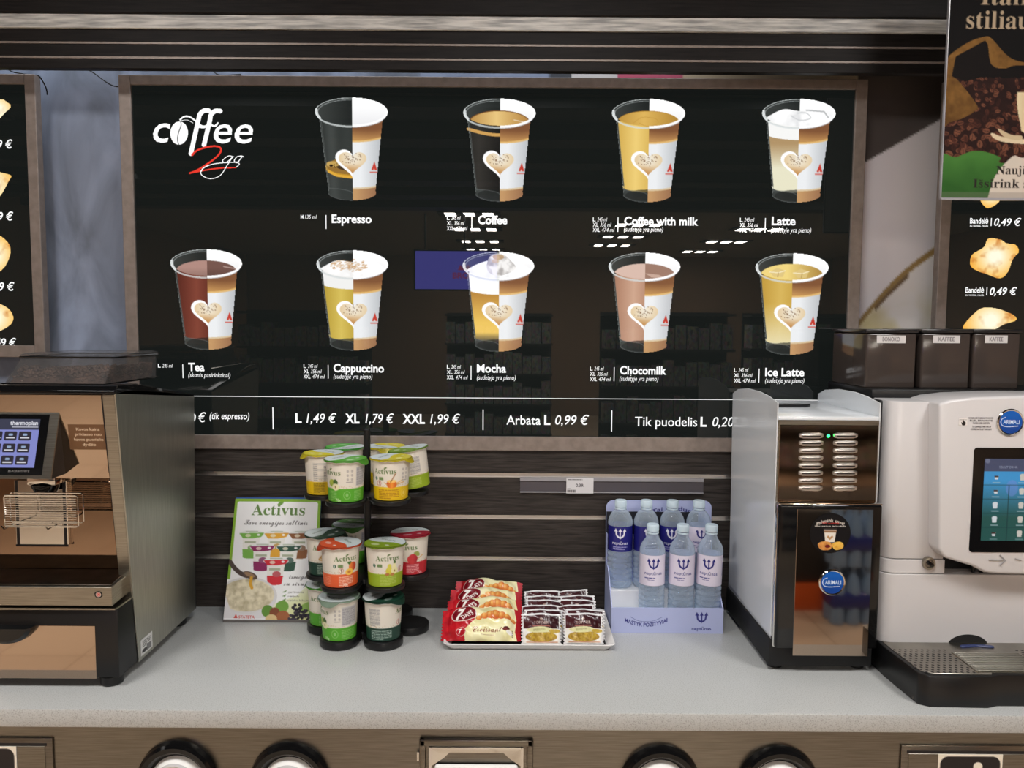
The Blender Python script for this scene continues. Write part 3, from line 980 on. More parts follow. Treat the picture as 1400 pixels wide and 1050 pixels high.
def caption(name, a, b, base, sub, sa, sb, sbase, sep, s0, s1, cols, ca, cb, cbase, dy=7.2):
    mb = MB()
    tx(mb, name, a, b, base, 10.5, .028)
    if sub:
        tx(mb, sub, sa, sb, sbase, 6.0, .0, .22)
        if sub == SUB:       # the dot of the Lithuanian letter
            X = sa + (sb - sa) * .285
            vline(mb, X + .4, sbase - 7.6, sbase - 6.6, 1.2)
    vline(mb, sep, s0, s1)
    for i, (p, q) in enumerate(cols):
        y = cbase + i * dy; w = (cb - ca); wf = {1: .64, 2: .84, 3: 1.0}[len(p)] if len(cols) > 1 else 1.0
        pw = {1: 4, 2: 8, 3: 10}[len(p)]
        tx(mb, p, ca, ca + pw * .95, y, 5.0, .012); tx(mb, q, ca + pw + 2.0, ca + w * wf + 2 * (len(cols) > 1), y, 5.0, .0, .2)
    return obj('drink_caption', mb, M['white_lit'], panel)


C3 = [('L', '245 ml'), ('XL', '356 ml'), ('XXL', '474 ml')]
caption('Espresso', 453.5, 508, 304.5, '', 0, 0, 0, 445.7, 294, 313, [('M', '135 ml')], 411, 433, 299)
caption('Coffee', 653.5, 693.5, 306, '', 0, 0, 0, 645, 296, 312, C3, 611, 637, 300.5)
caption('Coffee with milk', 853.5, 954.5, 307.5, SUB, 853, 906.5, 316.5, 845, 297, 317, C3, 810.5, 838, 302.5)
caption('Latte', 1055, 1087.5, 307.5, SUB, 1054, 1109, 317.5, 1046.5, 298, 318, C3, 1011.5, 1039, 303)
caption('Tea', 257.5, 279.5, 507, '(skonis pasirinktinai)', 257.5, 315, 515.5, 249.8, 498, 517, [('L', '245 ml')], 216, 236, 502.5)
caption('Cappuccino', 456, 525, 508.5, SUB, 456, 509, 517.5, 448.6, 499, 517.5, C3, 415, 442, 503)
caption('Mocha', 652, 692, 509, SUB, 652, 705, 519, 644, 500, 519, C3, 611, 637.5, 504)
caption('Chocomilk', 847.5, 911, 511.5, SUB, 847, 900, 520.5, 839.8, 502, 521, C3, 806.5, 833, 506.5)
caption('Ice Latte', 1046, 1099.5, 514, SUB, 1046, 1099.5, 523, 1038, 504, 523, C3, 1003.5, 1031, 508.5)

# line and price row
mb = MB()
a, b = Q(192, 541.5), Q(1158, 547)
zz = (a[2] + b[2]) / 2; bb = bmesh.new()
bb.faces.new([bb.verts.new(p) for p in ((a[0], YT, zz - .0009), (b[0], YT, zz - .0009), (b[0], YT, zz + .0009), (a[0], YT, zz + .0009))]); mb._merge(bb)
obj('rule_line', mb, M['white_lit'], panel)
mb = MB()
tx(mb, '0', 259, 268, 578, 12.5, .004, .2); tx(mb, '\u20ac', 271, 282, 577, 12.5, .004, .2); tx(mb, '(tik espresso)', 286.5, 341, 573, 9, .006, .2)
for p, y0, y1 in ((373, 557, 587), (660.5, 560, 588), (836.5, 561, 590)):
    vline(mb, p, y0, y1, 1.4)
for s, p, q, y in (('L', 404, 412.5, 578), ('XL', 472, 491.5, 578.5), ('XXL', 550.5, 581, 579), ('L', 744, 752.5, 580.5), ('L', 957.5, 966, 583)):
    tx(mb, s, p, q, y, 12.5, .028)
for s, p, q, y in (('1,49 \u20ac', 419, 460, 578), ('1,79 \u20ac', 499.5, 538.5, 578.5), ('1,99 \u20ac', 588, 629, 579), ('0,99 \u20ac', 759, 805, 580.5), ('0,20 \u20ac', 974, 1020, 583)):
    tx(mb, s, p, q, y, 12.5, .006, .2)
tx(mb, 'Arbata', 692.5, 739, 580.5, 12.5, .006); tx(mb, 'Tik puodelis', 868, 953, 582.5, 12.5, .006)
obj('price_lettering', mb, M['white_lit'], panel)

# logo
cv = Cv(150, 112, 2.0)
W_ = (255, 255, 255)
cv.text('c', 4, 60.5, 38, W_, w=25, off=.015, shear=.2)
cv.text('ee', 88, 61, 38, W_, w=55, off=.012, shear=.2)
cv.ell(40.5, 48, 12.6, 16.3, W_, rot=.12)
cv.stroke(smooth([(42.5, 31), (43.5, 37), (39.5, 48), (38, 57), (39.8, 65)]), 1.0, (24, 24, 26))
cv.stroke(smooth([(42, 30), (48, 25.5), (56, 26), (66, 33), (72, 38), (78, 38)]), [1.6] + [3.0] * 39 + [2.0], W_)
cv.stroke(smooth([(44, 31), (52, 30), (60, 34)]), 1.4, W_)
cv.stroke(smooth([(82, 17), (76, 17), (70, 22), (67, 32), (56, 76)]), 7, W_)
cv.stroke(smooth([(98, 17.5), (91, 17.5), (85, 23), (83, 32), (74.5, 64)]), 7, W_)
cv.stroke(smooth([(66, 38), (74, 40), (82, 36), (90, 38), (95, 33)]), [3.5] * 30 + [3, 2, 1], W_)
cv.stroke(smooth([(58, 78), (66, 71), (84, 66), (96, 67), (97, 74), (86, 85), (66, 98), (54, 103)]), 3.2, (232, 58, 44))
cv.stroke(smooth([(54, 103), (80, 98), (100, 95.5), (118, 95)]), 2.6, (232, 58, 44))
cv.stroke(smooth([(115, 80), (108, 79), (100, 85), (103, 88.5), (109, 85), (114, 80), (106, 92), (96, 106), (82, 110.5), (70, 105), (72, 97), (84, 91), (100, 88.5), (118, 88), (123, 90), (119, 94)]), 1.8, W_)
cv.stroke(smooth([(127, 79), (120, 80), (116, 86), (121, 87), (127, 80), (129, 80)]), 2.0, W_)
tl, br = Q(204, 134), Q(354, 246)
print_mesh(cv, flat(tl[0], br[0], tl[2], br[2], YP - .0005), 'logo', M['backlit'], panel)

# ------------------------------------------------------------------ pastry menus either side


def pastry(cv, pts, seed):
    p = smooth(pts, 8, True); cx = sum(q[0] for q in p) / len(p); cy = sum(q[1] for q in p) / len(p)
    rr = max(math.hypot(q[0] - cx, q[1] - cy) for q in p)
    cv.poly(p, lambda x, y: mixc(mixc((255, 252, 226), (248, 178, 62), np.hypot(x - cx, y - cy) / rr * 1.25 - .25), (196, 110, 40), (vnoise(x, y, 10, seed) - .56) * 4 * np.hypot(x - cx, y - cy) / rr))


xr = PY(1286, 300, YF)[0]
rb, rp = lightbox('pastry_lightbox', 'black backlit pastry price board beside the hanging coffee bean poster', xr, xr + 1.1, 1.3841, 2.4648, side=.030)
lx1 = PY(52.5, 250, YF)[0]
lb, lp = lightbox('pastry_lightbox', 'black backlit pastry price board above the machine with the beans, mostly cut off', lx1 - 1.0, lx1, 1.6524, 2.4648, side=.030, bot=.035)


def pastry_pic(pan, box, pts, seed):
    cv = Cv(box[2] - box[0], box[3] - box[1], 1.3)
    pastry(cv, [(x - box[0], y - box[1]) for x, y in pts], seed)
    tl, br = Q(box[0], box[1]), Q(box[2], box[3])
    print_mesh(cv, flat(tl[0], br[0], tl[2], br[2], YP - .0005), 'pastry_picture', M['backlit'], pan)


pastry_pic(rp, (1324, 320, 1396, 386), [(1330, 348), (1344, 338), (1350, 326), (1366, 327), (1374, 332), (1386, 334), (1391, 344), (1384, 354), (1378, 372), (1368, 381), (1352, 376), (1336, 370), (1328, 362)], 3)
pastry_pic(rp, (1314, 414, 1394, 462), [(1318, 446), (1334, 426), (1346, 420), (1364, 422), (1384, 430), (1388, 438), (1372, 444), (1362, 450), (1350, 456), (1324, 456)], 4)
pastry_pic(rp, (1330, 238, 1380, 288), [(1338, 262), (1350, 248), (1368, 246), (1374, 258), (1366, 276), (1352, 285), (1342, 276)], 5)
for dy in (0, 94.5):
    mb = MB(); dx = -6 * dy / 94.5
    tx(mb, 'Bandel\u0117', 1326 + dx, 1351 + dx, 305.5 + dy, 7, .02); tx(mb, 'su varske, rauda', 1326 + dx, 1351 + dx, 310 + dy, 2.6, .01)
    vline(mb, 1355.5 + dx, 298 + dy, 309 + dy, 1.2); tx(mb, '0,49 \u20ac', 1359 + dx, 1396 + dx, 308.5 + dy, 9.5, .016, .2)
    obj('price_lettering', mb, M['white_lit'], rp)
for k, (bx_, pts) in enumerate((((-40, 132, 22, 180), [(-30, 160), (-20, 142), (-4, 136), (6, 136), (12, 140), (16, 143), (15, 148), (6, 156), (-4, 166), (-16, 176)]),
                               ((-50, 228, 24, 282), [(-44, 256), (-30, 236), (-8, 234), (6, 236), (17, 240), (12, 250), (2, 266), (-10, 276), (-30, 274)]),
                               ((-50, 316, 22, 380), [(-44, 350), (-30, 324), (-6, 320), (8, 326), (16, 338), (14, 352), (4, 368), (-12, 376), (-30, 374)]),
                               ((-50, 410, 24, 460), [(-44, 432), (-30, 416), (-6, 414), (8, 418), (18, 428), (18, 440), (6, 450), (-12, 456), (-30, 452)]))):
    pastry_pic(lp, bx_, pts, 8 + k)
for y, p1 in ((202.5, 17.5), (301, 18.5), (397, 20), (473.5, 22.5)):
    mb = MB(); tx(mb, '0,49 \u20ac', p1 - 39, p1, y, 10.5, .016, .2)
    obj('price_lettering', mb, M['white_lit'], lp)

# ------------------------------------------------------------------ printed mural behind the boards
mx0, mx1 = PY(575, 300, 2.448)[0], PY(1310, 300, 2.448)[0]
cv = Cv(735, 380, .42)           # photo spacing: x 575..1310, y 92..472
def mural(x, y):
    x = x + 575; y = y + 92
    base = mixc((236, 232, 238), (206, 200, 200), (x - 1180) / 110)
    canopy_shade = (y < 212 - (x - 1190) * .585)  # canopy's cast shadow painted dark across the upper corner
    base = np.where(canopy_shade[..., None], mixc((88, 80, 76), (64, 60, 60), vnoise(x, y, 60, 2)), base)
    ln = 440 - (x - 1178) * 1.0 - 14 * np.sin((x - 1178) / 105 * PI) * .7
    lo = y > ln
    base = np.where(lo[..., None], mixc((226, 220, 216), (200, 186, 140), (vnoise(x, y, 50, 6) - .4) * 3 * np.clip((y - 380) / 60, 0, 1)), base)
    base = np.where((np.abs(y - ln) < 5)[..., None], np.array((150, 122, 74.)), base)
    base = np.where(((y - ln > 4) & (y - ln < 11) & (x > 1200) & (x < 1245))[..., None], np.array((112, 90, 66.)), base)
    L = x < 1165
    c1 = mixc((150, 160, 184), (112, 120, 140), vnoise(x, y, 30, 9))
    c2 = np.where((x > 842)[..., None] & (x < 930)[..., None], np.array((186, 86, 108.)), np.array((206, 200, 196.)))
    c3 = np.where((x > 930)[..., None], np.array((188, 168, 140.)), c2)
    c4 = np.where((x > 780)[..., None], c3, np.array((66, 68, 74.)))
    return np.where(L[..., None], np.where((x < 750)[..., None], c1, c4), base)
cv.rect(0, 0, 735, 380, mural)
zt, zb = PY(940, 92, 2.448)[2], PY(940, 472, 2.448)[2]
mu = thing('wall_mural', 'printed wall mural of cream and brown liquid behind the menu boards', 'mural', ((mx0 + mx1) / 2, 2.45, zb))
print_mesh(cv, flat(mx0, mx1, zt, zb, 2.4485), 'mural_print', M['print'], mu)

# loose cables above the boards
for k, (pts, lab) in enumerate((([(8, 96), (20, 102), (46, 101), (54, 107), (52, 116)], 'thin black cable looping over the corner of the cut-off pastry board'),
                           ([(118, 96), (130, 101), (142, 110), (157, 118)], 'thin black cable drooping down to the corner of the drinks menu'),
                           ([(286, 96), (298, 101), (320, 104)], 'short thin black cable end resting on top of the drinks menu'))):
    zl_ = 2.4672
    if k == 0:
        q = [PY(8, 93, 2.40), PY(20, 99, 2.38), (PY(40, 102, 2.36)[0], 2.385, zl_), (lx1 - .004, 2.385, zl_), (lx1 + .004, 2.388, zl_ - .006), (lx1 + .012, 2.40, zl_ - .03), (lx1 + .004, 2.42, zl_ - .045)]
    elif k == 1:
        q = [PY(118, 94, 2.40), PY(130, 101, 2.39), PY(142, 110, 2.38), PY(154, 117, 2.38), (-1.1358, 2.385, PY(158, 118, 2.38)[2])]
    else:
        q = [PY(286, 92, 2.40), (PY(300, 100, 2.39)[0], 2.385, zl_ + .004), (PY(318, 102, 2.37)[0], 2.37, zl_), (PY(330, 102, 2.37)[0], 2.365, zl_)]
    tag(obj('cable', MB().tube(smooth(q, 5), .0018, 6), M['cable']), lab, 'cable')

# ------------------------------------------------------------------ hanging coffee poster
YH = 2.0
px0, px1 = PY(1292.5, 140, YH)[0], PY(1500, 140, YH)[0]
pz1, pz0 = PY(1400, -60, YH)[2], PY(1340, 272, YH)[2]
po = thing('hanging_poster', 'dark poster of a burlap sack spilling coffee beans, hung in front of the canopy', 'poster', ((px0 + px1) / 2, YH, pz0))
cv = Cv(207.5, 332, .95, (14, 12, 12))       # origin = photo (1292.5, -60)
T_ = lambda pts: [(x - 1292.5, y + 60) for x, y in pts]
cv.rect(0, 60 + 105, 207.5, 60 + 222, lambda x, y: mixc((46, 26, 22), (28, 16, 15), vnoise(x, y, 16, 2)))
rb_ = random.Random(5)
for q in range(640):
    x, y = rb_.uniform(0, 207), 60 + rb_.uniform(100, 218); s = 2.0 + 3.0 * (y - 160) / 118 + rb_.random()
    if y < 166 and x < 40:
        continue
    c = rb_.choice(((70, 38, 29), (50, 27, 22), (92, 54, 40), (38, 21, 18), (110, 68, 50))); a = rb_.uniform(0, PI)
    cv.ell(x, y, s, s * .68, c, .95, a)
    cv.stroke([(x - s * .7 * math.cos(a), y - s * .7 * math.sin(a)), (x + s * .7 * math.cos(a), y + s * .7 * math.sin(a))], .7, (34, 18, 14), .8)
sack = lambda x, y: mixc((136, 98, 48), (88, 60, 28), vnoise(x, y, 9, 4) + (y - 160) / 200)
cv.poly(smooth(T_([(1292, 80), (1318, 58), (1342, 49), (1352, 52), (1376, 76), (1400, 84), (1440, 90), (1500, 92), (1500, 110), (1400, 88), (1370, 92), (1352, 86), (1344, 56), (1320, 70), (1304, 80), (1302, 100), (1292, 112)]), 5, True), sack)
cv.poly(T_([(1304, 76), (1343, 54), (1352, 86), (1360, 92), (1500, 96), (1500, 104), (1340, 104), (1318, 110), (1305, 104), (1300, 102)]), (18, 13, 12))
cv.poly(smooth(T_([(1292, 104), (1300, 103), (1312, 112), (1336, 142), (1334, 150), (1318, 160), (1300, 166), (1292, 168)]), 6, True), sack)
cv.poly(smooth(T_([(1390, 128), (1402, 124), (1500, 124), (1500, 186), (1410, 182), (1396, 166)]), 5, True), lambda x, y: mixc((214, 196, 158), (176, 150, 112), (x - 100) / 40))
cv.poly(smooth(T_([(1358, 180), (1390, 188), (1500, 190), (1500, 198), (1400, 195), (1366, 190)]), 5, True), (206, 188, 156))
cv.poly(smooth(T_([(1366, 174), (1384, 182), (1400, 184), (1396, 190), (1376, 186)]), 5, True), (190, 170, 136))
cv.poly(smooth(T_([(1288, 212), (1310, 214), (1330, 206), (1350, 206), (1372, 214), (1380, 222), (1500, 218), (1500, 275), (1288, 275)]), 4, True), lambda x, y: mixc((64, 112, 48), (42, 84, 34), (y - 275) / 40 + vnoise(x, y, 40, 8) - .5))
cv.poly(smooth(T_([(1356, 275), (1362, 250), (1370, 232), (1384, 216), (1392, 211), (1410, 214), (1500, 206), (1500, 275)]), 4), (196, 184, 170))
CR = (176, 156, 130)
cv.text(serif('Itali\u0161ko'), 1334 - 1292.5, 6 + 60, 24, CR, w=112)
cv.text(serif('stiliaus kava'), 1316 - 1292.5, 38 + 60, 24, CR, w=176)
cv.text(serif('Naujiena'), 1367 - 1292.5, 237 + 60, 11.5, (40, 34, 32), w=66)
cv.text(serif('I\u0161sirink savo'), 1336 - 1292.5, 255.5 + 60, 11.5, (40, 34, 32), w=104)
cv.rect(0, 262 + 60, 207.5, 332, (120, 112, 104), .35)
obj('poster_board', MB().box(px0, px1, YH, YH + .004, pz0, pz1), M['paper'], po)
print_mesh(cv, flat(px0, px1, pz1, pz0, YH - .0006), 'poster_print', M['print_matt'], po)
obj('bottom_rail', MB().box(px0 - .001, px1, YH - .004, YH + .006, pz0 - .003, pz0 + .002), M['rail_lip'], po)
obj('side_edge', MB().box(px0 - .0025, px0, YH - .002, YH + .006, pz0, pz1), M['rail_lip'], po)
obj('hanging_wire', MB().cyl((px0 + .04, YH + .002, pz1), (px0 + .04, YH + .002, 2.999), .0012, seg=8).cyl((px1 - .04, YH + .002, pz1), (px1 - .04, YH + .002, 2.999), .0012, seg=8), M['alu'], po)

# ------------------------------------------------------------------ shelf-edge price rail on the slat wall
x0, _, z1 = PY(711, 652.5, YW - .006); x1 = PY(962, 656, YW - .006)[0]; zb = PY(711, 673.5, YW - .006)[2]
pr = thing('price_rail', 'long grey price rail clipped to the dark slat wall above the water bottles', 'price rail', ((x0 + x1) / 2, YW, zb))
obj('rail_back', MB().box(x0, x1, YW - .005, YW, zb, z1, .0006, 1), M['grey_rail'], pr)
obj('top_lip', MB().box(x0, x1, YW - .009, YW - .004, z1 - .011, z1, .001, 1), M['rail_lip'], pr)
obj('bottom_lip', MB().box(x0, x1, YW - .009, YW - .004, zb, zb + .004, .001, 1), M['rail_lip'], pr)
a0, _, t1 = PY(774.5, 653.5, YW - .012); a1 = PY(811.5, 654.5, YW - .012)[0]; t0 = PY(774.5, 674.5, YW - .012)[2]
pt = thing('price_tag', 'small white price tag reading 0.39 slotted in the grey rail', 'price tag', ((a0 + a1) / 2, YW - .01, t0))
obj('tag_card', MB().box(a0, a1, YW - .0115, YW - .0095, t0, t1), M['paper'], pt)
cv = Cv(74, 42, 1.2, (214, 212, 214)); cv.lines(4, 6, 66, 1, 4, (60, 58, 60)); cv.text('0.39.', 37, 24, 8, (36, 34, 38), anchor='c', off=.02)
cv.lines(3, 30, 16, 1, 3, (120, 118, 120))
for i in range(12):
    cv.rect(3 + i * 2.0, 32, 4 + i * 2.0 + (i % 3) * .3, 39, (70, 68, 70))
print_mesh(cv, flat(a0, a1, t1, t0, YW - .012), 'tag_print', M['print'], pt)
# ------------------------------------------------------------------ bean-to-cup machine (cut off by the frame)
Sx, Yb, _ = PZ(165, 927, .925)
ft, fb, bt, bbm = PX(157, 538, Sx), PX(190, 905, Sx), PX(265, 541, Sx), PX(267, 833, Sx)
XL = -1.47
cm = thing('coffee_machine', 'steel-sided coffee machine with a tilted touch screen, wire cup rack and bean hopper', 'coffee machine', ((XL + Sx) / 2, (Yb + bt[1]) / 2, ZC))
lean = lambda z: ft[1] + (fb[1] - ft[1]) * (ft[2] - z) / (ft[2] - fb[2])      # front edge of the side panel
z655 = PY(100, 655, lean(1.45))[2]
ztray = PY(100, 799, Yb)[2]; z826 = PY(100, 826, Yb)[2]; z832 = PY(100, 832, Yb)[2]
Ysp = PZ(100, 778, ztray)[1]
ztop = ft[2]
p178, p220 = PX(178, 533.5, Sx), PX(222, 536, Sx)
zd = bt[2] - .012
obj('side_panel', MB().prism([(ft[1], ft[2]), (p178[1], p178[2]), (p220[1], p220[2]), (bt[1], bt[2]), (bbm[1], bbm[2] + .002), (fb[1], fb[2])], 'x', Sx - .002, Sx + .001, .0004, 1), M['steel_side'], cm)
obj('column', MB().prism([(ft[1] + .0005, ft[2] - .003), (ft[1] + .1, ft[2] - .003), (lean(z832) + .1, z832), (lean(z832), z832)], 'x', Sx - .030, Sx - .0022, .001, 1), M['steel'], cm)
obj('body', MB().prism([(lean(ztop) + .02, zd), (bt[1] - .004, zd), (bbm[1] - .004, fb[2] + .004), (Ysp + .02, fb[2] + .004), (Ysp + .02, z655), (lean(z655) + .02, z655)], 'x', XL, Sx - .031), M['steel'], cm)
obj('upper_front', MB().prism([(lean(ztop) + .004, ztop - .004), (lean(ztop) + .019, ztop - .004), (lean(z655) + .019, z655), (lean(z655) + .004, z655)], 'x', XL, Sx - .0315, .001, 1), M['mirror'], cm)
obj('panel_seam', MB().prism([(lean(ztop) + .002, ztop - .006), (lean(ztop) + .006, ztop - .006), (lean(z832) + .006, z832 + .05), (lean(z832) + .002, z832 + .05)], 'x', Sx - .0335, Sx - .0305), M['ink'], cm)
obj('splash_panel', MB().box(XL, Sx - .0315, Ysp, Ysp + .02, ztray, z655), M['mirror_dark'], cm)
tp = obj('top_plate', MB().prism([(ft[1] - .004, ftz) for ftz in (ft[2] - .002, ft[2] + .006)][::1] + [(ft[1] + .012, ft[2] + .017), (p178[1] + .03, p178[2] + .014), (bt[1], bt[2] + .004), (bt[1], bt[2] - .004)], 'x', XL, Sx + .001, .002, 2), M['black_gloss'], cm)
# base
base = obj('base', MB().box(XL, Sx - .0025, Yb, bt[1] - .01, .925, z832, .003, 2), M['black'], cm)
xm = PY(131, 900, Yb - .002)[0]; za, zb = PY(100, 855, Yb)[2], PY(100, 927.5, Yb)[2]
obj('base_panel', MB().box(XL, xm, Yb - .002, Yb + .004, zb, za, .0006, 1), M['mirror'], base)
kx, _, kz = PY(12, 855, Yb - .004)
obj('tray_grip', MB().loft([[(kx + a * math.cos(t), y, kz + b * math.sin(t)) for t in np.linspace(0, -PI, 24)] for y, a, b in ((Yb - .002, .062, .040), (Yb - .020, .060, .038), (Yb - .028, .052, .030))]), M['black_gloss'], base)
for fx, fy in ((PY(145, 940, Yb)[0], Yb + .03), (PY(145, 940, Yb)[0], bt[1] - .07), (XL + .05, Yb + .03), (XL + .05, bt[1] - .07)):
    obj('foot', MB().cyl((fx, fy, ZC), (fx, fy, .926), .026, bev=.004), M['black'], cm)
# drip tray
xa = PY(153, 815, Yb - .012)[0]; xb_ = PY(168, 803, Yb + .05)[0]
dt = obj('drip_tray', MB().prism([(XL, Yb - .012), (xa, Yb - .012), (xb_, Yb + .045), (xb_, Ysp + .001), (XL, Ysp + .001)], 'z', z826, ztray - .002, .0012, 1), M['steel'], cm)
obj('tray_grid', MB().prism([(XL + .01, Yb - .004), (xa - .004, Yb - .004), (xb_ - .008, Yb + .045), (xb_ - .008, Ysp - .002), (XL + .01, Ysp - .002)], 'z', ztray - .002, ztray + .001, .001, 1), grain('dark_wet_steel', (78, 72, 64), (108, 100, 90), (1, 1, 1), 20, .3, metal=1.0), dt)
obj('under_plate', MB().prism([(XL, Yb - .010), (PY(153, 830, Yb)[0] + .01, Yb - .006), (Sx - .003, Yb + .012), (Sx - .003, lean(z832) + .02), (XL, lean(z832) + .02)], 'z', z832 - .001, z832 + .003), M['steel'], cm)
b = bmesh.new()
ex, _, ez = PY(134.5, 813, Yb - .0125)
cv = Cv(40, 26, 2.0); cv.ell(20, 13, 12, 11, (16, 14, 14)); cv.poly([(6, 9), (14, 3), (20, 2), (12, 12)], (16, 14, 14)); cv.poly([(34, 17), (26, 23), (20, 24), (28, 14)], (16, 14, 14))
cv.ell(20, 13, 8.5, 7.8, (164, 152, 142)); cv.ell(20, 13, 6, 5.6, (186, 60, 60)); cv.ell(20, 13, 4.2, 4, (196, 150, 140)); cv.ell(20, 13, 2.4, 2.3, (180, 50, 52))
print_mesh(cv, flat(ex - .015, ex + .015, ez + .0098, ez - .0098, Yb - .0126), 'emblem', M['print_gloss'], dt)
# brewing group: chrome block, spout and wire rack
Yr = Ysp - .055
a0, _, z1 = PY(21, 656, Yr + .05); a1 = PY(92.5, 656, Yr + .05)[0]; z0 = PY(21, 744, Yr + .05)[2]
obj('rack_plate', MB().box(a0, a1, Ysp - .012, Ysp, z0, z1, .001, 1), M['chrome'], cm)
sp = MB()
for i in (0, 1):
    xx = (a0 + .006, a1 - .006)[i]
    sp.box(xx - .003, xx + .003, Ysp - .0135, Ysp - .011, z0, z1)
sp.box(a0, a1, Ysp - .0135, Ysp - .011, z0 - .003, z0 + .002)
obj('plate_edge', sp, M['ink'], cm)
sx, _, sz = PY(56, 664, Yr)
obj('spout', MB().lathe([(.032, 0), (.031, -.006), (.024, -.019), (.012, -.0215), (0, -.0215)][::-1] + [(0, 0)], (sx, Yr + .02, sz), 36), M['black_gloss'], cm)
obj('spout_body', MB().box(sx - .034, sx + .034, Yr + .0, Ysp, sz, z655 + .002, .003, 2), M['chrome'], cm)
r0, _, rz1 = PY(5, 677, Yr - .03); r1 = PY(106, 677, Yr - .03)[0]; rz0 = PY(5, 720, Yr - .03)[2]
rk = MB()


def rr(x0, x1, z0, z1, r, Y):
    out = []
    for cx, cz, a in ((x1 - r, z1 - r, 0), (x0 + r, z1 - r, PI / 2), (x0 + r, z0 + r, PI), (x1 - r, z0 + r, 1.5 * PI)):
        out += [(cx + r * math.cos(a + t), Y, cz + r * math.sin(a + t)) for t in np.linspace(0, PI / 2, 6)]
    return out


rk.tube(rr(r0, r1, rz0, rz1, .006, Yr - .03), .0016, 6, True)
rk.tube([(p[0] + .003, p[1], p[2] + .002) for p in rr(r0, r1, rz0 + .004, rz1, .006, Yr - .012)], .0014, 6, True)
for i in range(14):
    z = rz0 + (rz1 - rz0) * (i + .5) / 14
    rk.tube([(r0, Yr - .03, z), (r1 - .004, Yr - .03, z)], .0011, 6)
for xx in (a0 + .012, a1 - .012):
    rk.tube([(xx, Yr - .028, rz0), (xx, Yr - .02, rz0 - .008), (xx, Ysp - .012, rz0 - .006), (xx, Ysp - .012, rz0 - .02)], .0016, 6)
obj('wire_rack', rk, M['chrome'], cm)
# touch screen housing, seen from the side: its outline gives depth
xs = PY(82, 563, 1.86)[0]
pf = [PX(*p, xs) for p in ((82, 563), (92, 582), (96, 613), (108, 616), (113, 625), (93, 647), (70, 655))]
hs = obj('screen_housing', MB().prism([(p[1], p[2]) for p in pf], 'x', XL, xs, .001, 1), M['black'], cm)
T1, B1 = Vector((0, pf[0][1], pf[0][2])), Vector((0, pf[6][1], pf[6][2]))
dn = (B1 - T1); fl = dn.length; dn.normalize(); nrm = Vector((0, dn.z, -dn.y))
if nrm.y > 0:
    nrm = -nrm
mpx = 1.85 / F


def face(u_from_right, v, out):      # metres from the housing's front upper corner
    p = T1 + dn * v + nrm * out
    return xs - u_from_right, p.y, p.z


def slab(x_r, x_l, v0, v1, o0, o1):
    b = MB()
    return b.loft([[face(x_r, v0, o), face(x_l, v0, o), face(x_l, v1, o), face(x_r, v1, o)] for o in (o0, o1)])


obj('bezel', slab(-.001, xs - XL, 0, fl, 0, .004), M['steel'], hs)
obj('glass', slab(12 * mpx, xs - XL, 4.5 * mpx, fl - 5 * mpx, .004, .005), M['black_gloss'], hs)
cv = Cv(150, 67, 1.5, (140, 146, 214)); cv.rect(0, 0, 150, 15, (66, 68, 86))
cv.text('thermoplan', 109, 8.5, 5.6, (236, 236, 244), w=38, off=.03); cv.rect(112, 10.6, 148, 12, (190, 190, 204))
ic = random.Random(3)
for r_ in range(3):
    for c_ in range(8):
        x, y = 136 - c_ * 19.6 - r_ * 0 - 9, 17.5 + r_ * 16.6
        cv.rect(x - 4, y, x + 13, y + 12.2, (52, 48, 58), r=2); cv.rect(x + 1.5, y + 3, x + 7.5, y + 6, (156, 178, 210), r=1.2); cv.rect(x - 1.5, y + 8, x + 10.5, y + 9.8, (226, 226, 234))
sr, sl = 23.5 * mpx, 23.5 * mpx + 150 * mpx
v0_, v1_ = 11 * mpx, 78 * mpx * fl / (93 * mpx)
print_mesh(cv, lambda u, v: (xs - sl + (sl - sr) * u, T1.y + dn.y * (v0_ + (v1_ - v0_) * v) + nrm.y * .0056, T1.z + dn.z * (v0_ + (v1_ - v0_) * v) + nrm.z * .0056), 'display', M['screen'], hs)
b = MB(); q = v1_ + .010
b.text('BLACK&WHITE', xs - 58 * mpx, 0, 0, 29 * mpx, 2.6 * mpx, .01, .15, fn=lambda X, Z: (X, T1.y + dn.y * (q - Z) + nrm.y * .0056, T1.z + dn.z * (q - Z) + nrm.z * .0056))
obj('lettering', b, mat('grey_ink', (120, 116, 114), .4), hs)
# paper notice on the polished front
nx0, nx1 = PY(92, 598, lean(1.52))[0], PY(146, 598, lean(1.52))[0]; nz1, nz0 = PY(110, 580.5, lean(1.52))[2], PY(110, 615.5, lean(1.52))[2]
cv = Cv(54, 35, 1.9, (104, 72, 46))
for i, s in enumerate(('Kavos kaina', 'priklauso nuo', 'kavos puodelio', 'dyd\u017eio')):
    cv.text(s, 27, 8.6 + i * 7, 3.7, (222, 196, 168), anchor='c', off=.012, w=(32, 36, 40, 18)[i])
ns = print_mesh(cv, lambda u, v: (nx0 + (nx1 - nx0) * u, lean(1.52) + .0034 + (fb[1] - ft[1]) / (ft[2] - fb[2]) * (1.52 - (nz1 + (nz0 - nz1) * v)), nz1 + (nz0 - nz1) * v), 'notice_sticker', M['print'], cm)
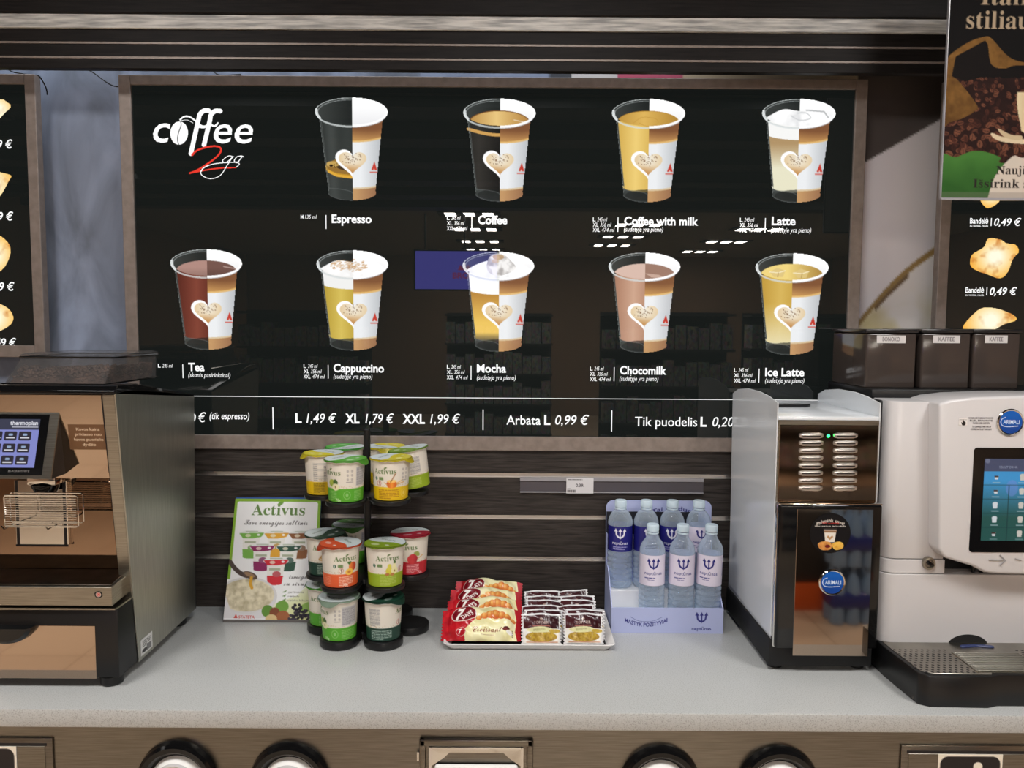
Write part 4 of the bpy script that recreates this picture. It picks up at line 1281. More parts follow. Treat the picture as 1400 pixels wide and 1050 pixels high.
# small rating sticker low on the steel side
cv = Cv(18, 34, 1.8, (214, 214, 212)); cv.ell(6, 26, 4, 4, (40, 40, 42)); cv.lines(3, 8, 12, 4, 3.4, (90, 90, 92)); cv.rect(9, 18, 16, 31, (80, 80, 84), .7)
s0, s1 = PX(192, 876, Sx + .0012), PX(208, 866, Sx + .0012)
zl0, zl1 = PX(192, 898, Sx)[2], s0[2]
print_mesh(cv, lambda u, v: (Sx + .0014, s0[1] + (s1[1] - s0[1]) * u, zl1 + (zl0 - zl1) * v), 'rating_sticker', M['print'], cm)
# bean hopper
h1 = PY(143, 525, 1.90); zt_ = PY(157, 489, 1.955)[2]; zh = ztop + .014
hx0, hx1 = PY(5, 525, 1.90)[0], h1[0]; hx1b = hx1
hp = MB()
yq = bt[1] - .13
lo_ = [(hx0, 1.90, zh), (hx1b, 1.90, zh), (hx1b, yq, zh), (hx0, yq, zh)]
hi_ = [(hx0 + .012, 1.955, zt_), (hx1b - .004, 1.955, zt_), (hx1b - .004, yq + .015, zt_), (hx0 + .012, yq + .015, zt_)]
shr = lambda Q_, d: [(x + (d if x < (hx0 + hx1b) / 2 else -d), y + (d if y < (1.9 + yq) / 2 else -d), z) for x, y, z in Q_]
hp.loft([lo_, hi_], cap=False); hp.loft([shr(lo_, .002), shr(hi_, .002)], cap=False)
ho = obj('bean_hopper', hp, M['smoke'], cm)
li = MB().loft([[(x, y, zt_) for x, y, z in shr(hi_, -.003)], [(x, y, zt_ + .006) for x, y, z in shr(hi_, -.003)], [(x, y, zt_ + .010) for x, y, z in shr(hi_, .008)]])
obj('hopper_lid', li, M['smoke'], cm)
rim = [(x, y, z) for x, y, z in shr(hi_, -.003)]
obj('hopper_rim', MB().tube(rim, .0022, 6, True).tube([(x, y, zh + .002) for x, y, z in shr(lo_, -.002)], .0025, 6, True), M['black_gloss'], cm)
bn = MB(); rb2 = random.Random(9)
inn = lambda t, d=.007: shr([tuple(Vector(a).lerp(Vector(c), t)) for a, c in zip(lo_, hi_)], d)
bn.loft([[(x, y, zh + .001) for x, y, z in inn(0)], inn(.5, .012)])
for i in range(620):
    t = .1 + .55 * rb2.random() ** .5; q = inn(t, .009 + (0 if i % 3 else rb2.random() * .03))
    a, u = rb2.randrange(4), rb2.random()
    if i % 3 == 0:
        p = Vector(q[0]).lerp(Vector(q[1]), u).lerp(Vector(q[3]).lerp(Vector(q[2]), u), rb2.random()); p.z = zh + .022 + .008 * rb2.random() + (.006 if u > .4 else 0)
    else:
        p = Vector(q[(0, 1, 0, 1)[a]]).lerp(Vector(q[(1, 2, 1, 2)[a]]), u)
    s_ = .0052
    m_ = Matrix.Translation(p) @ Matrix.Rotation(rb2.uniform(0, PI), 4, 'X') @ Matrix.Rotation(rb2.uniform(0, PI), 4, 'Z') @ Matrix.Diagonal((1.25, .85, .65, 1))
    e = bmesh.new(); bmesh.ops.create_icosphere(e, subdivisions=1, radius=s_); bn._merge(e, 0, m_)
bo = obj('coffee_beans', bn, M['bean'], kind='stuff', sharp=80)
tag(bo, 'dark roasted coffee beans lying in the smoked hopper of the steel machine', 'coffee beans')

# ------------------------------------------------------------------ milk cooler
YK = 1.955
kx0, kx1 = PY(1060, 700, YK)[0], PY(1197, 700, YK)[0]
zb0 = PY(1056, 874, YK)[2]; zf1 = PY(1128, 571, YK)[2]
YKB = 2.355
kc = thing('milk_cooler', 'tall narrow milk cooler with a mirrored door and louvred steel front', 'milk cooler', ((kx0 + kx1) / 2, YK, ZC))
c1 = [PX(*p, kx0) for p in ((1056, 872), (1060.5, 549), (1052, 541), (1040, 535), (1024, 531), (1010, 532), (1002, 537), (998, 799))]
pts = [(min(p[1], YKB), p[2]) for p in c1]
pts = [(YK, pts[0][1]), (YK, pts[1][1])] + pts[2:]
for xa_, xb2 in ((kx0 - .003, kx0), (kx1, kx1 + .003)):
    obj('side_panel', MB().prism(pts, 'x', xa_, xb2, .001, 1), M['silver'], kc)
obj('body', MB().box(kx0, kx1, YK + .004, YKB, zb0, zf1 - .001), M['silver'], kc)
tl_ = obj('top_tray', MB().box(kx0 + .0005, kx1 - .0005, YK, YKB, zf1 - .012, zf1 + .003, .002, 2), M['silver'], kc)
hx, hy, _ = PZ(1088, 556, zf1 + .004)
obj('lid_latch', MB().prism([(hx - .10, hy - .02), (hx + .03, hy - .01), (hx + .045, hy + .012), (hx + .02, hy + .03), (hx - .10, hy + .02)], 'z', zf1 + .003, zf1 + .010, .002, 1), M['black'], tl_)
obj('base', MB().prism([(kx0 - .006, YK - .004), (kx1 + .004, YK - .004), (kx1 + .004, YKB - .002), (kx0 - .006, YKB - .002)], 'z', ZC + .012, zb0, .003, 2), M['black_matt'], kc)
for fx in (kx0 + .02, kx1 - .02):
    for fy in (YK + .03, YKB - .06):
        obj('foot', MB().cyl((fx, fy, ZC), (fx, fy, ZC + .014), .018), M['black'], kc)
zd1 = PY(1128, 690, YK)[2]
fp = obj('front_frame', MB().box(kx0, kx1, YK - .002, YK + .006, zb0, zf1 - .006, .001, 1), M['steel'], kc)
vp0, vp1 = kx0 + .004, kx1 - .003
vp = obj('vent_panel', MB().box(vp0, vp1, YK - .004, YK - .001, zd1 + .002, PY(1128, 581, YK)[2], .001, 1), M['mirror_dark'], kc)
for c_ in (0, 1):
    for r_ in range(8):
        px = (1109, 1156)[c_] - r_ * .15; py = 595.5 + r_ * 10.25
        x, _, z = PY(px, py, YK - .004); w2, h2 = .0305, .0075
        lv = MB()
        oute = [(x + w2 * sx_ - .006 * math.copysign(1, sx_) * (abs(sz_) > .9), z + h2 * sz_) for sx_, sz_ in ((-1, 0), (-.98, .6), (-.82, 1), (.82, 1), (.98, .6), (1, 0), (.96, -.6), (.82, -1), (-.82, -1), (-.96, -.6))]
        lv.loft([[(a, YK - .004, b2) for a, b2 in oute], [(x + (a - x) * .93, YK - .0075, z + (b2 - z) * .72) for a, b2 in oute], [(x + (a - x) * .88, YK - .0082, z + (b2 - z) * .35 + .001) for a, b2 in oute]])
        l_ = obj('vent_louver', lv, M['alu'], vp)
        obj('vent_slot', MB().box(x - w2 * .74, x + w2 * .74, YK - .0088, YK - .0078, z - .0022, z + .0006), M['ink'], vp)
x, _, z = PY(1132.5, 596, YK - .004)
obj('status_light', MB().lathe([(0, .004), (.003, .003), (.0042, 0), (.0042, -.001), (0, -.001)], seg=20, mx=Matrix.Translation((x, YK - .004, z)) @ Matrix.Rotation(PI / 2, 4, 'X')), M['led'], vp)
# door
YD = YK - .030
dx0, _, dz1 = PY(1066, 689.5, YD); dx1, _, dz0 = PY(1198.5, 904, YD)
dx1 = min(dx1, kx1 + .004)
dr = obj('door', MB().box(dx0, dx1, YD, YK - .002, max(dz0, zb0 - .012), dz1, .006, 3), M['black_gloss'], kc)
obj('door_trim', MB().box(dx0 - .001, dx1 + .001, YD + .004, YK - .001, dz1 - .004, dz1 + .002, .002, 2).box(dx0 - .002, dx0 + .004, YD + .012, YK - .001, max(dz0, zb0 - .012), dz1, .002, 2), M['chrome'], kc)
ax0, _, az1 = PY(1090.5, 696, YD - .001); ax1, _, az0 = PY(1186, 897, YD - .001)
obj('mirror_insert', MB().box(ax0, ax1, YD - .001, YD + .002, az0, az1, .0005, 1), M['mirror'], dr)
x, _, z = PY(1135, 729, YD - .0016); rp_ = 29 * YD / F
cv = Cv(60, 60, 1.7); cv.ell(30, 30, 29.5, 29.5, (22, 20, 20))
def arc(cx, cy, R, a_mid, k):
    return lambda X, Y: (cx + (R - (Y - cy) * 0 + (30 - Y) * 0) * np.sin((X - cx) / R) , Y + (1 - np.cos((X - cx) / R)) * R * k)
cv.text('Palepink save!', 30, 14, 5.0, (236, 226, 214), w=42, anchor='c', off=.01, fn=arc(30, 30, 34, 0, .9))
cv.text('50% nuolaida', 30, 16.8, 2.6, (200, 54, 48), w=24, anchor='c', off=.02); cv.text('kavai perkant du bandeles', 30, 20.8, 2.2, (230, 224, 216), w=44, anchor='c', off=.01)
cv.poly([(21, 24), (39, 24), (36.5, 43), (23.5, 43)], (226, 218, 206)); cv.rect(20, 22.4, 40, 25, (48, 40, 36), r=1); cv.rect(21, 26, 39, 29, (146, 110, 80)); cv.poly([(27, 33), (30, 36), (33, 33), (34.5, 35.5), (30, 40), (25.5, 35.5)], (186, 140, 92))
cv.poly(smooth([(13, 46), (20, 42), (30, 43), (33, 48), (30, 54), (18, 54)], 6, True), lambda x, y: mixc((230, 170, 92), (176, 104, 50), vnoise(x, y, 5, 2))); cv.poly(smooth([(33, 46), (42, 42), (49, 45), (48, 52), (38, 54)], 6, True), lambda x, y: mixc((244, 206, 96), (206, 140, 50), vnoise(x, y, 5, 3))); cv.ell(27, 49, 4, 2.4, (110, 34, 30))
print_mesh(cv, flat(x - rp_, x + rp_, z + rp_, z - rp_, YD - .0016), 'round_sticker', M['print_gloss'], dr)


def badge(px, py, rpx, Y, parent, s, w):
    x, _, z = PY(px, py, Y); r = rpx * Y / F
    q = Matrix.Translation((x, Y, z)) @ Matrix.Rotation(PI / 2, 4, 'X')
    g = obj('maker_badge', MB().lathe([(r * .86, .001), (r * .86, .003), (r * .93, .0042), (r, .002), (r, -.001), (0, -.001)], seg=40, mx=q), M['chrome'], parent)
    cv = Cv(40, 40, 1.4); cv.ell(20, 20, 19.8, 19.8, lambda X, Yy: mixc((24, 92, 178), (18, 66, 146), (Yy - 8) / 24))
    cv.text(s, 7.5, 23, 6.5, (206, 220, 238), w=w, off=.015); cv.stroke(smooth([(11, 12), (5, 15), (3.6, 21), (7, 26), (16, 27.5), (32, 26.5)]), 1.3, (206, 220, 238))
    print_mesh(cv, flat(x - r * .88, x + r * .88, z + r * .88, z - r * .88, Y - .0028), 'badge_print', M['print_gloss'], parent)


badge(1137.5, 796, 18.5, YD - .001, dr, 'ARIMALI', 27)

# ------------------------------------------------------------------ white coffee machine
WY = 1.955
wx0 = PY(1211, 700, WY)[0]; wx1 = wx0 + .50
wm_ = thing('coffee_machine', 'white coffee machine with a colour touch screen and three dark bean canisters on top', 'coffee machine', ((wx0 + wx1) / 2, 2.05, ZC))
ztr = PY(1300, 921, 1.775)[2]                    # drip tray top
zl1_ = PY(1250, 764.5, WY)[2]; zl2_ = PY(1250, 784, WY)[2]; zcap = PY(1250, 549, WY)[2]; zlow = PY(1250, 882, WY)[2]
rb_x = .035


def colsec(x0, x1, y0, y1, r):
    return [(x0 + r - r * math.cos(t), y0 + r - r * math.sin(t)) for t in np.linspace(0, PI / 2, 10)] + [(x1, y0), (x1, y1), (x0, y1)]


cx1 = PY(1284, 650, WY)[0]
obj('upper_column', MB().prism(colsec(wx0 + .002, cx1 + .02, WY, 2.16, .030), 'z', zl1_ + .001, zcap, .002, 2), M['white'], wm_)
obj('mid_column', MB().prism(colsec(wx0, PY(1291, 775, WY)[0], WY - .002, 2.16, .030), 'z', zl2_ + .001, zl1_ - .001, .001, 1), M['white'], wm_)
obj('lower_front', MB().prism(colsec(wx0 - .002, wx1, WY - .004, 2.16, .030), 'z', zlow, zl2_ - .001, .001, 1), M['white'], wm_)
obj('rear_body', MB().box(wx0 - .006, wx1, 2.0, 2.338, ZC + .02, zcap - .002, .004, 2), M['black'], wm_)
obj('brew_bay', MB().box(PY(1291, 775, WY)[0], wx1, WY + .05, 2.16, zl2_, zl1_ + .03), M['black_matt'], wm_)
x, _, z = PY(1268.5, 769.5, WY)
obj('key_lock', MB().lathe([(0, .004), (.009, .004), (.0105, .007), (.0155, .006), (.0165, 0), (.0165, -.003), (0, -.003)], seg=28, mx=Matrix.Translation((x, WY - .002, z)) @ Matrix.Rotation(PI / 2, 4, 'X')), M['steel'], wm_)
obj('key_slot', MB().box(-.0105, .0105, -.004, 0, -.0045, .0045, .002, 2, mx=Matrix.Translation((x + .001, WY - .008, z)) @ Matrix.Rotation(.6, 4, 'Y')), M['black_gloss'], wm_)
# head
HY = 1.905
hxl = PY(1284, 650, HY)[0]
h_top, h_bot = PY(1320, 545, HY)[2], PY(1285, 758, HY)[2]
hb1 = [PY(*p, HY) for p in ((1284, 552), (1300, 547), (1330, 543.5), (1400, 541))]
hb2 = [PY(*p, HY) for p in ((1400, 786), (1362, 785), (1346, 783), (1332, 775), (1312, 769), (1292, 763), (1284, 752))]
prof = [(p[0], p[2]) for p in hb1] + [(wx1, hb1[-1][2]), (wx1, hb2[0][2])] + [(p[0], p[2]) for p in hb2]
hd = obj('head', MB().prism(prof, 'y', HY, WY + .12, .007, 3), M['white'], wm_)
sx0, _, sz1 = PY(1332, 612, HY - .001); sz0 = PY(1332, 755, HY - .001)[2]; sxl = sx0 + .30
gl = rr(sx0, sxl, sz0, sz1, .008, 0)
scn = obj('screen_glass', MB().prism([(p[0], p[2]) for p in gl], 'y', HY - .0015, HY + .002), M['black_gloss'], hd)
d0, _, e1 = PY(1346.5, 627, HY - .002); e0 = PY(1346.5, 739, HY - .002)[2]; d1 = sxl - .02
cv = Cv(140, 112, 1.2, (40, 60, 90))
cv.rect(0, 0, 140, 112, lambda X, Y: mixc((64, 150, 206), (40, 84, 78), (Y - 30) / 50))
cv.rect(0, 0, 140, 17.5, (72, 78, 104)); cv.ell(4.5, 3.6, 3.2, 3.2, (110, 116, 140)); cv.text('SELECT DRINK', 20, 13, 2.6, (176, 184, 204), w=24)
cv.ell(38, 40, 8, 11, (120, 140, 214), .5)
for r_ in range(5):
    for c_ in range(4):
        xx, yy = 17 + c_ * 34, 25.5 + r_ * 19.2
        cv.rect(xx - 17, yy + 10.2, xx + 17, yy + 10.9, (30, 64, 66), .8)
        cc = (206, 200, 190) if c_ % 2 else (214, 218, 222)
        k = r_ if c_ == 0 else 6
        if k in (0, 1, 4):
            cv.poly([(xx - 3, yy - 2), (xx + 3, yy - 2), (xx + 2, yy + 3), (xx - 2, yy + 3)], cc); cv.rect(xx - 3, yy - 2, xx + 2.6, yy, (64, 46, 40))
        else:
            cv.poly([(xx - 3.6, yy - 3), (xx + 3.6, yy - 3), (xx + 2.6, yy + 4), (xx - 2.6, yy + 4)], cc); cv.ell(xx, yy - 3, 3.4, 2, cc)
        cv.rect(xx - 5, yy + 6.6, xx + 5, yy + 7.8, (170, 190, 196), .8)
for c_ in range(1, 4):
    cv.rect(c_ * 34 - .5, 36, c_ * 34 + .5, 112, (28, 58, 60), .8)
print_mesh(cv, flat(d0, d1, e1, e0, HY - .0022), 'display', M['screen'], scn)
badge(1381, 577, 18.5, HY - .001, hd, 'ARIMALI', 27)
b = MB()
for i, (s, p0, p1, y) in enumerate((('NOREDAMI PASIRINKTI KAVOS', 1324, 1358, 572.5), ('RUSI, BRAUKITE', 1326, 1357, 576), ('KAIREN ARBA DESINEN', 1330, 1353, 579.5), ('TO CHANGE THE TYPE OF', 1329, 1355, 584.5), ('COFFEE, SWIPE LEFT OR RIGHT', 1327, 1356, 588))):
    x0_, _, z_ = PY(p0, y, HY - .0008); x1_ = PY(p1, y, HY - .0008)[0]
    b.text(s, x0_, z_, HY - .0008, x1_ - x0_, 2.2 * HY / F, .012)
obj('instruction_lettering', b, M['ink'], hd)
cv = Cv(20, 18, 2.2, (224, 218, 214)); I_ = (32, 28, 28)
cv.stroke([(2, 5), (18, 5)], .8, (110, 104, 104)); cv.stroke([(10, 5), (10.5, 11)], 2.0, I_); cv.poly(smooth([(6, 10), (9, 12), (9, 8), (15, 9.5), (16, 14), (14, 17.5), (9, 17.5), (7, 14)], 4, True), I_)
x0_, _, z_ = PY(1311, 571, HY - .0008)
print_mesh(cv, flat(x0_, x0_ + 20 * .6 * HY / F, z_, z_ - 18 * .6 * HY / F, HY - .0008), 'hand_pictogram', M['print'], hd)
ar = MB()
for p in (((1352, 765.5), (1374, 766)), ((1367, 759), (1374.5, 766)), ((1367, 773), (1374.5, 766)), ((1388, 764), (1396, 766))):
    a, c = PY(*p[0], HY - .001), PY(*p[1], HY - .001); ar.tube([a, c], .0016, 6)
obj('arrow_mark', ar, mat('grey_arrow', (150, 146, 146), .4), hd)
obj('nozzle', MB().cyl((PY(1341, 780, 1.97)[0], 1.97, zl1_ + .01), (PY(1341, 780, 1.97)[0], 1.97, PY(1341, 790, 1.97)[2]), .007, .005).cyl((PY(1330, 780, 1.97)[0], 1.97, zl1_ + .01), (PY(1330, 780, 1.97)[0], 1.97, PY(1330, 785, 1.97)[2]), .006, .004), M['black'], wm_)
# drip tray
q = [PZ(*p, ztr) for p in ((1199, 866), (1214, 884), (1262, 919.5))]
fr_ = PZ(1300, 922, ztr)
pl = [(wx0 - .004, 2.05), (q[0][0], WY + .01), (q[1][0], q[1][1]), (q[2][0], q[2][1])]
pl = [(wx0 - .004, 2.08), (wx0 - .004, q[1][1] - .005), (q[2][0] - .012, q[2][1] - .001), (q[2][0] + .01, fr_[1] - .008), (fr_[0] + .02, fr_[1] - .010), (PZ(1350, 923, ztr)[0], fr_[1] - .012), (PZ(1362, 920, ztr)[0], fr_[1] - .002), (wx1, fr_[1] - .002), (wx1, 2.08)]
db = obj('drip_base', MB().prism(pl, 'z', ZC, ztr, .004, 2), M['black'], wm_)
def inset(P_, d):
    cx = sum(p[0] for p in P_) / len(P_); cy = sum(p[1] for p in P_) / len(P_)
    return [(x + (d if x < cx else -d), y + (d if y < cy else -d)) for x, y in P_]
pin = inset(pl, .010)
tg = obj('tray_plate', MB().prism(pin, 'z', ztr - .001, ztr + .0015, .0006, 1), M['steel'], wm_)
ho_ = MB(); gx0 = PZ(1318, 905, ztr)[0]; gx1 = gx0 + .155
for i in range(30):
    for j in range(11):
        x, y = pin[0][0] + .006 + i * .0135 + (j % 2) * .00675, fr_[1] + .008 + j * .0125
        if gx0 - .006 < x < gx1 + .006 or y > WY - .012 or x > wx1 - .015:
            continue
        ta = (pl[1][0], pl[1][1]); tb_ = (pl[2][0], pl[2][1])
        if (tb_[0] - ta[0]) * (y - ta[1]) - (tb_[1] - ta[1]) * (x - ta[0]) < .0009:
            continue
        ho_.lathe([(0, 0), (.0034, 0)], (x, y, ztr + .0018), 12)
obj('drain_holes', ho_, M['ink'], tg)
gr = MB()
for j in range(11):
    y = fr_[1] + .012 + j * .0098
    gr.box(gx0 + .002, gx1, y, y + .0052, ztr + .001, ztr + .0042, .001, 1)
gr.box(gx0 - .003, gx0 + .002, fr_[1] + .010, fr_[1] + .118, ztr + .001, ztr + .0035).box(gx1, gx1 + .005, fr_[1] + .010, fr_[1] + .118, ztr + .001, ztr + .0035)
obj('tray_grill', gr, M['steel'], tg)
cxm, _, _ = PZ(1336, 886, ztr)
obj('level_float', MB().prism(smooth([(cxm - .040, WY - .036), (cxm - .036, WY - .026), (cxm, WY - .022), (cxm + .036, WY - .026), (cxm + .040, WY - .036), (cxm + .026, WY - .036), (cxm, WY - .030), (cxm - .026, WY - .036)], 4, True), 'z', ztr + .001, ztr + .005, .001, 1), mat('navy_plastic', (52, 62, 104), .35), tg)
x, _, z = PY(1323, 882, WY - .0045)
arcp = [(x + .050 * math.cos(t), zlow + .001 + .029 * math.sin(t)) for t in np.linspace(0, PI, 24)]
obj('grip_opening', MB().prism(arcp, 'y', WY - .0052, WY - .003), M['black_matt'], wm_)
# canisters
obj('canister_base', MB().box(wx0 - .004, wx1, 2.05, 2.338, zcap - .002, zcap + .022, .004, 2), M['black'], wm_)
smk = mat('dark_smoked_canister', (64, 56, 52), .12); smk2 = mat('dark_tinted_lid', (34, 33, 34), .2)
for i, (a, b_, s, lp0, lp1) in enumerate(((1185, 1254, 'BONOKO', 1199, 1238.5), (1261, 1328, 'KAFFEE', 1276, 1313), (1332, 1396, 'KAFFEE', 1347, 1378))):
    YHp = 2.10
    a0, _, zt2 = PY(a, 455, YHp); a1 = PY(b_, 455, YHp)[0]
    cn = obj('bean_canister', MB().box(a0, a1, YHp, YHp + .22, zcap + .02, zt2, .006, 3), smk, wm_)
    obj('canister_lid', MB().box(a0 - .004, a1 + .003, YHp - .004, YHp + .225, zt2, PY(a, 450, YHp)[2], .003, 2), smk2, cn)
    l0, _, lz1 = PY(lp0, 458.5, YHp - .001); l1 = PY(lp1, 458.5, YHp - .001)[0]; lz0 = PY(lp0, 469, YHp - .001)[2]
    cv = Cv(39, 10.5, 1.8, (206, 202, 200)); cv.text(s, 19.5, 7.6, 5, (96, 90, 92), w=23, anchor='c', off=.012)
    print_mesh(cv, flat(l0, l1, lz1, lz0, YHp - .0008), 'paper_label', M['print'], cn)
# ------------------------------------------------------------------ leaning advert board
BL, BR = Vector(PZ(304, 851, ZC + .001)), Vector(PZ(431.5, 849.5, ZC + .001))
TL, TR = Vector(PY(322, 682, 2.352)), Vector(PY(439, 682, 2.352))
Yb_ = (BL.y + BR.y) / 2; BL.y = BR.y = Yb_
zt_b = (TL.z + TR.z) / 2; TL.z = TR.z = zt_b
ab = thing('advert_board', 'leaning green-edged advert board showing a pyramid of cups above a porridge bowl', 'advert board', ((BL.x + BR.x) / 2, Yb_, ZC))
back = Vector((0, .010, .002))
obj('board', MB().loft([[BL, BR, TR, TL], [BL + back, BR + back, TR + back, TL + back]]), mat('blue_board_edge', (52, 84, 150), .5), ab)
cv = Cv(127, 170, 1.35, (126, 170, 44))
cv.rect(4, 4.5, 122.5, 168, (236, 236, 236), r=3)
cv.rect(0, 112, 8, 170, (236, 236, 236)); cv.rect(0, 150, 60, 170, (232, 232, 234))
cv.poly([(60, 170), (66, 146), (100, 134), (122, 110), (122, 166), (118, 170)], lambda x, y: mixc((236, 236, 232), (206, 210, 150), (y - 120) / 50 + (x - 80) / 80))
G_ = (92, 126, 62)
cv.text(serif('Activus'), 26, 23.5, 15, G_, w=78); cv.poly(smooth([(63, 9), (66, 5), (72, 4.5), (70, 8), (66, 10)], 4, True), (106, 148, 62))
cv.text(script('Tavo energijos \u0161altinis').replace('\u0161', script('s')), 17, 37, 7.5, (70, 66, 66), w=92)


def mini_cup(cv, x, yl, yb, col):
    cv.poly([(x - 13, yl), (x + 13, yl), (x + 10, yb), (x - 10, yb)], (228, 226, 220)); cv.poly([(x - 11.5, yb - 11), (x + 11.5, yb - 11), (x + 10, yb), (x - 10, yb)], col); cv.ell(x, yb, 10, 2, col)
    cv.ell(x + 2, yb - 13, 6, 4, tuple(int(.6 * c + 60) for c in col)); cv.rect(x - 9, yl + 9, x + 7, yl + 12, (150, 160, 130), .8)
    cv.ell(x, yl - 1, 18, 5.5, (222, 224, 222)); cv.poly([(x - 18, yl - 2), (x + 18, yl - 3), (x + 14, yl + 3), (x + 2, yl + 5), (x - 12, yl + 5)], col); cv.ell(x + 10, yl, 2.4, 1.4, (236, 236, 236)); cv.rect(x - 9, yl - 5.2, x + 9, yl - 3.6, (170, 180, 160), .9)
    cv.ell(x - 5, yl + 1, 4, 2.2, (230, 222, 200), .8)


for x, yl, yb, c in ((29, 51, 82, (116, 172, 72)), (65, 51, 80, (216, 160, 52)), (100, 51, 82, (132, 84, 48)), (46, 69, 99, (134, 38, 90)), (84, 69, 99, (42, 78, 62)), (67, 88, 118, (204, 46, 56))):
    mini_cup(cv, x, yl, yb, c)
cv.ell(30, 136, 42, 27, (214, 212, 212)); cv.ell(30, 134, 38, 22, lambda x, y: mixc((226, 216, 188), (176, 164, 132), (vnoise(x, y, 6, 3) - .3) * 2)); cv.clip = None
cv.poly([(0, 134), (0, 165), (60, 165), (70, 140), (58, 152), (34, 160), (10, 156)], (218, 216, 218))
cv.stroke(smooth([(0, 86), (8, 96), (18, 104), (28, 108)]), [3, 4, 5] + [6] * 30, (70, 58, 54)); cv.ell(32, 107, 11, 4.6, (86, 70, 62), rot=.35); cv.ell(31, 106, 8, 2.6, (150, 120, 92), rot=.35)
cv.stroke([(34, 110), (33, 118), (36, 124)], 4, (214, 160, 50))
cv.text(script('ismegink'), 87, 111, 6, (74, 70, 70), w=34); cv.text(script('su sirupu'), 80, 120.5, 6, (74, 70, 70), w=40)
for i, s in enumerate(('geriausias', 'riebalu', 'visiska lakumo')):
    cv.poly([(79, 129.5 + i * 5.6), (85, 126.5 + i * 5.6), (83, 130 + i * 5.6)], (92, 130, 60)); cv.text(s, 87, 130.5 + i * 5.6, 2.6, (104, 104, 96), w=(22, 16, 32)[i], shear=.2)
cv.ell(60, 155, 8, 8, (96, 140, 56)); cv.ell(80, 149, 9, 8, (110, 156, 64)); cv.ell(70, 157, 7, 7, (126, 72, 44)); cv.ell(82, 162, 9, 7.5, (156, 94, 58)); cv.ell(66, 165, 8, 5.5, (212, 186, 134))
cv.poly(smooth([(104, 150), (112, 144), (122, 142), (118, 154), (110, 158)], 4, True), (140, 176, 84))
for i in range(60):
    a, r_ = RND.random() * 2 * PI, RND.random() ** .5
    cx_, cy_ = ((100, 152), (112, 161), (97, 164))[i % 3]
    cv.ell(cx_ + 7 * r_ * math.cos(a), cy_ + 7 * r_ * math.sin(a), 1.9, 1.9, RND.choice(((34, 28, 42), (58, 50, 66), (24, 20, 30)))); 
cv.poly([(14, 165), (17, 159), (20, 165)], (202, 62, 52)); cv.text('STATETA', 21, 165, 3.6, (196, 70, 62), w=22, off=.02)
dof = Vector((0, -.0006, 0))


def quad4(u, v):
    out = []
    for k in range(3):
        out.append((TL[k] * (1 - u) + TR[k] * u) * (1 - v) + (BL[k] * (1 - u) + BR[k] * u) * v + dof[k])
    return out


print_mesh(cv, lambda u, v: quad4(u, v), 'board_print', M['print'], ab)
obj('bottom_strip', MB().loft([[BL + Vector((0, -.002, 0)), BR + Vector((0, -.002, 0)), BR.lerp(TR, .018) + Vector((0, -.002, 0)), BL.lerp(TL, .018) + Vector((0, -.002, 0))], [BL + back, BR + back, BR.lerp(TR, .018) + back, BL.lerp(TL, .018) + back]]), mat('grey_strip', (96, 92, 90), .4), ab)

# ------------------------------------------------------------------ porridge cup carousel
SY, RR = 2.205, .118
SX = PY(502.5, 700, SY)[0]
cs = thing('display_carousel', 'black three-tier carousel of round petals holding porridge cups', 'display stand', (SX, SY, ZC))
tiers = [(ZC + .024, 0.0), (1.069, 3.0), (1.297, 12.0)]
ANG = {'fl': -120, 'fr': -60, 'r': 0, 'br': 60, 'bl': 120, 'l': 180}


def petal_out(rot, R0=RR, rp=.0525, hub=.078):
    out = []
    for k in range(240):
        p = 2 * PI * k / 240; best = hub
        for a in range(6):
            d = p - math.radians(60 * a + rot); s = R0 * math.sin(d)
            if math.cos(d) > 0 and abs(s) < rp:
                best = max(best, R0 * math.cos(d) + math.sqrt(rp * rp - s * s))
        out.append((SX + best * math.cos(p), SY + best * math.sin(p)))
    return out


for k, (z, rot) in enumerate(tiers):
    obj('petal_tray', MB().prism(petal_out(rot), 'z', z - (.022 if k == 0 else .014), z - .001, .003, 2), M['black'], cs)
obj('pole', MB().cyl((SX, SY, ZC), (SX, SY, 1.468), .0095, bev=.002), M['black'], cs)
obj('base_hub', MB().cyl((SX, SY, ZC + .02), (SX, SY, ZC + .06), .022, .013), M['black'], cs)

LEAF = (92, 116, 56)


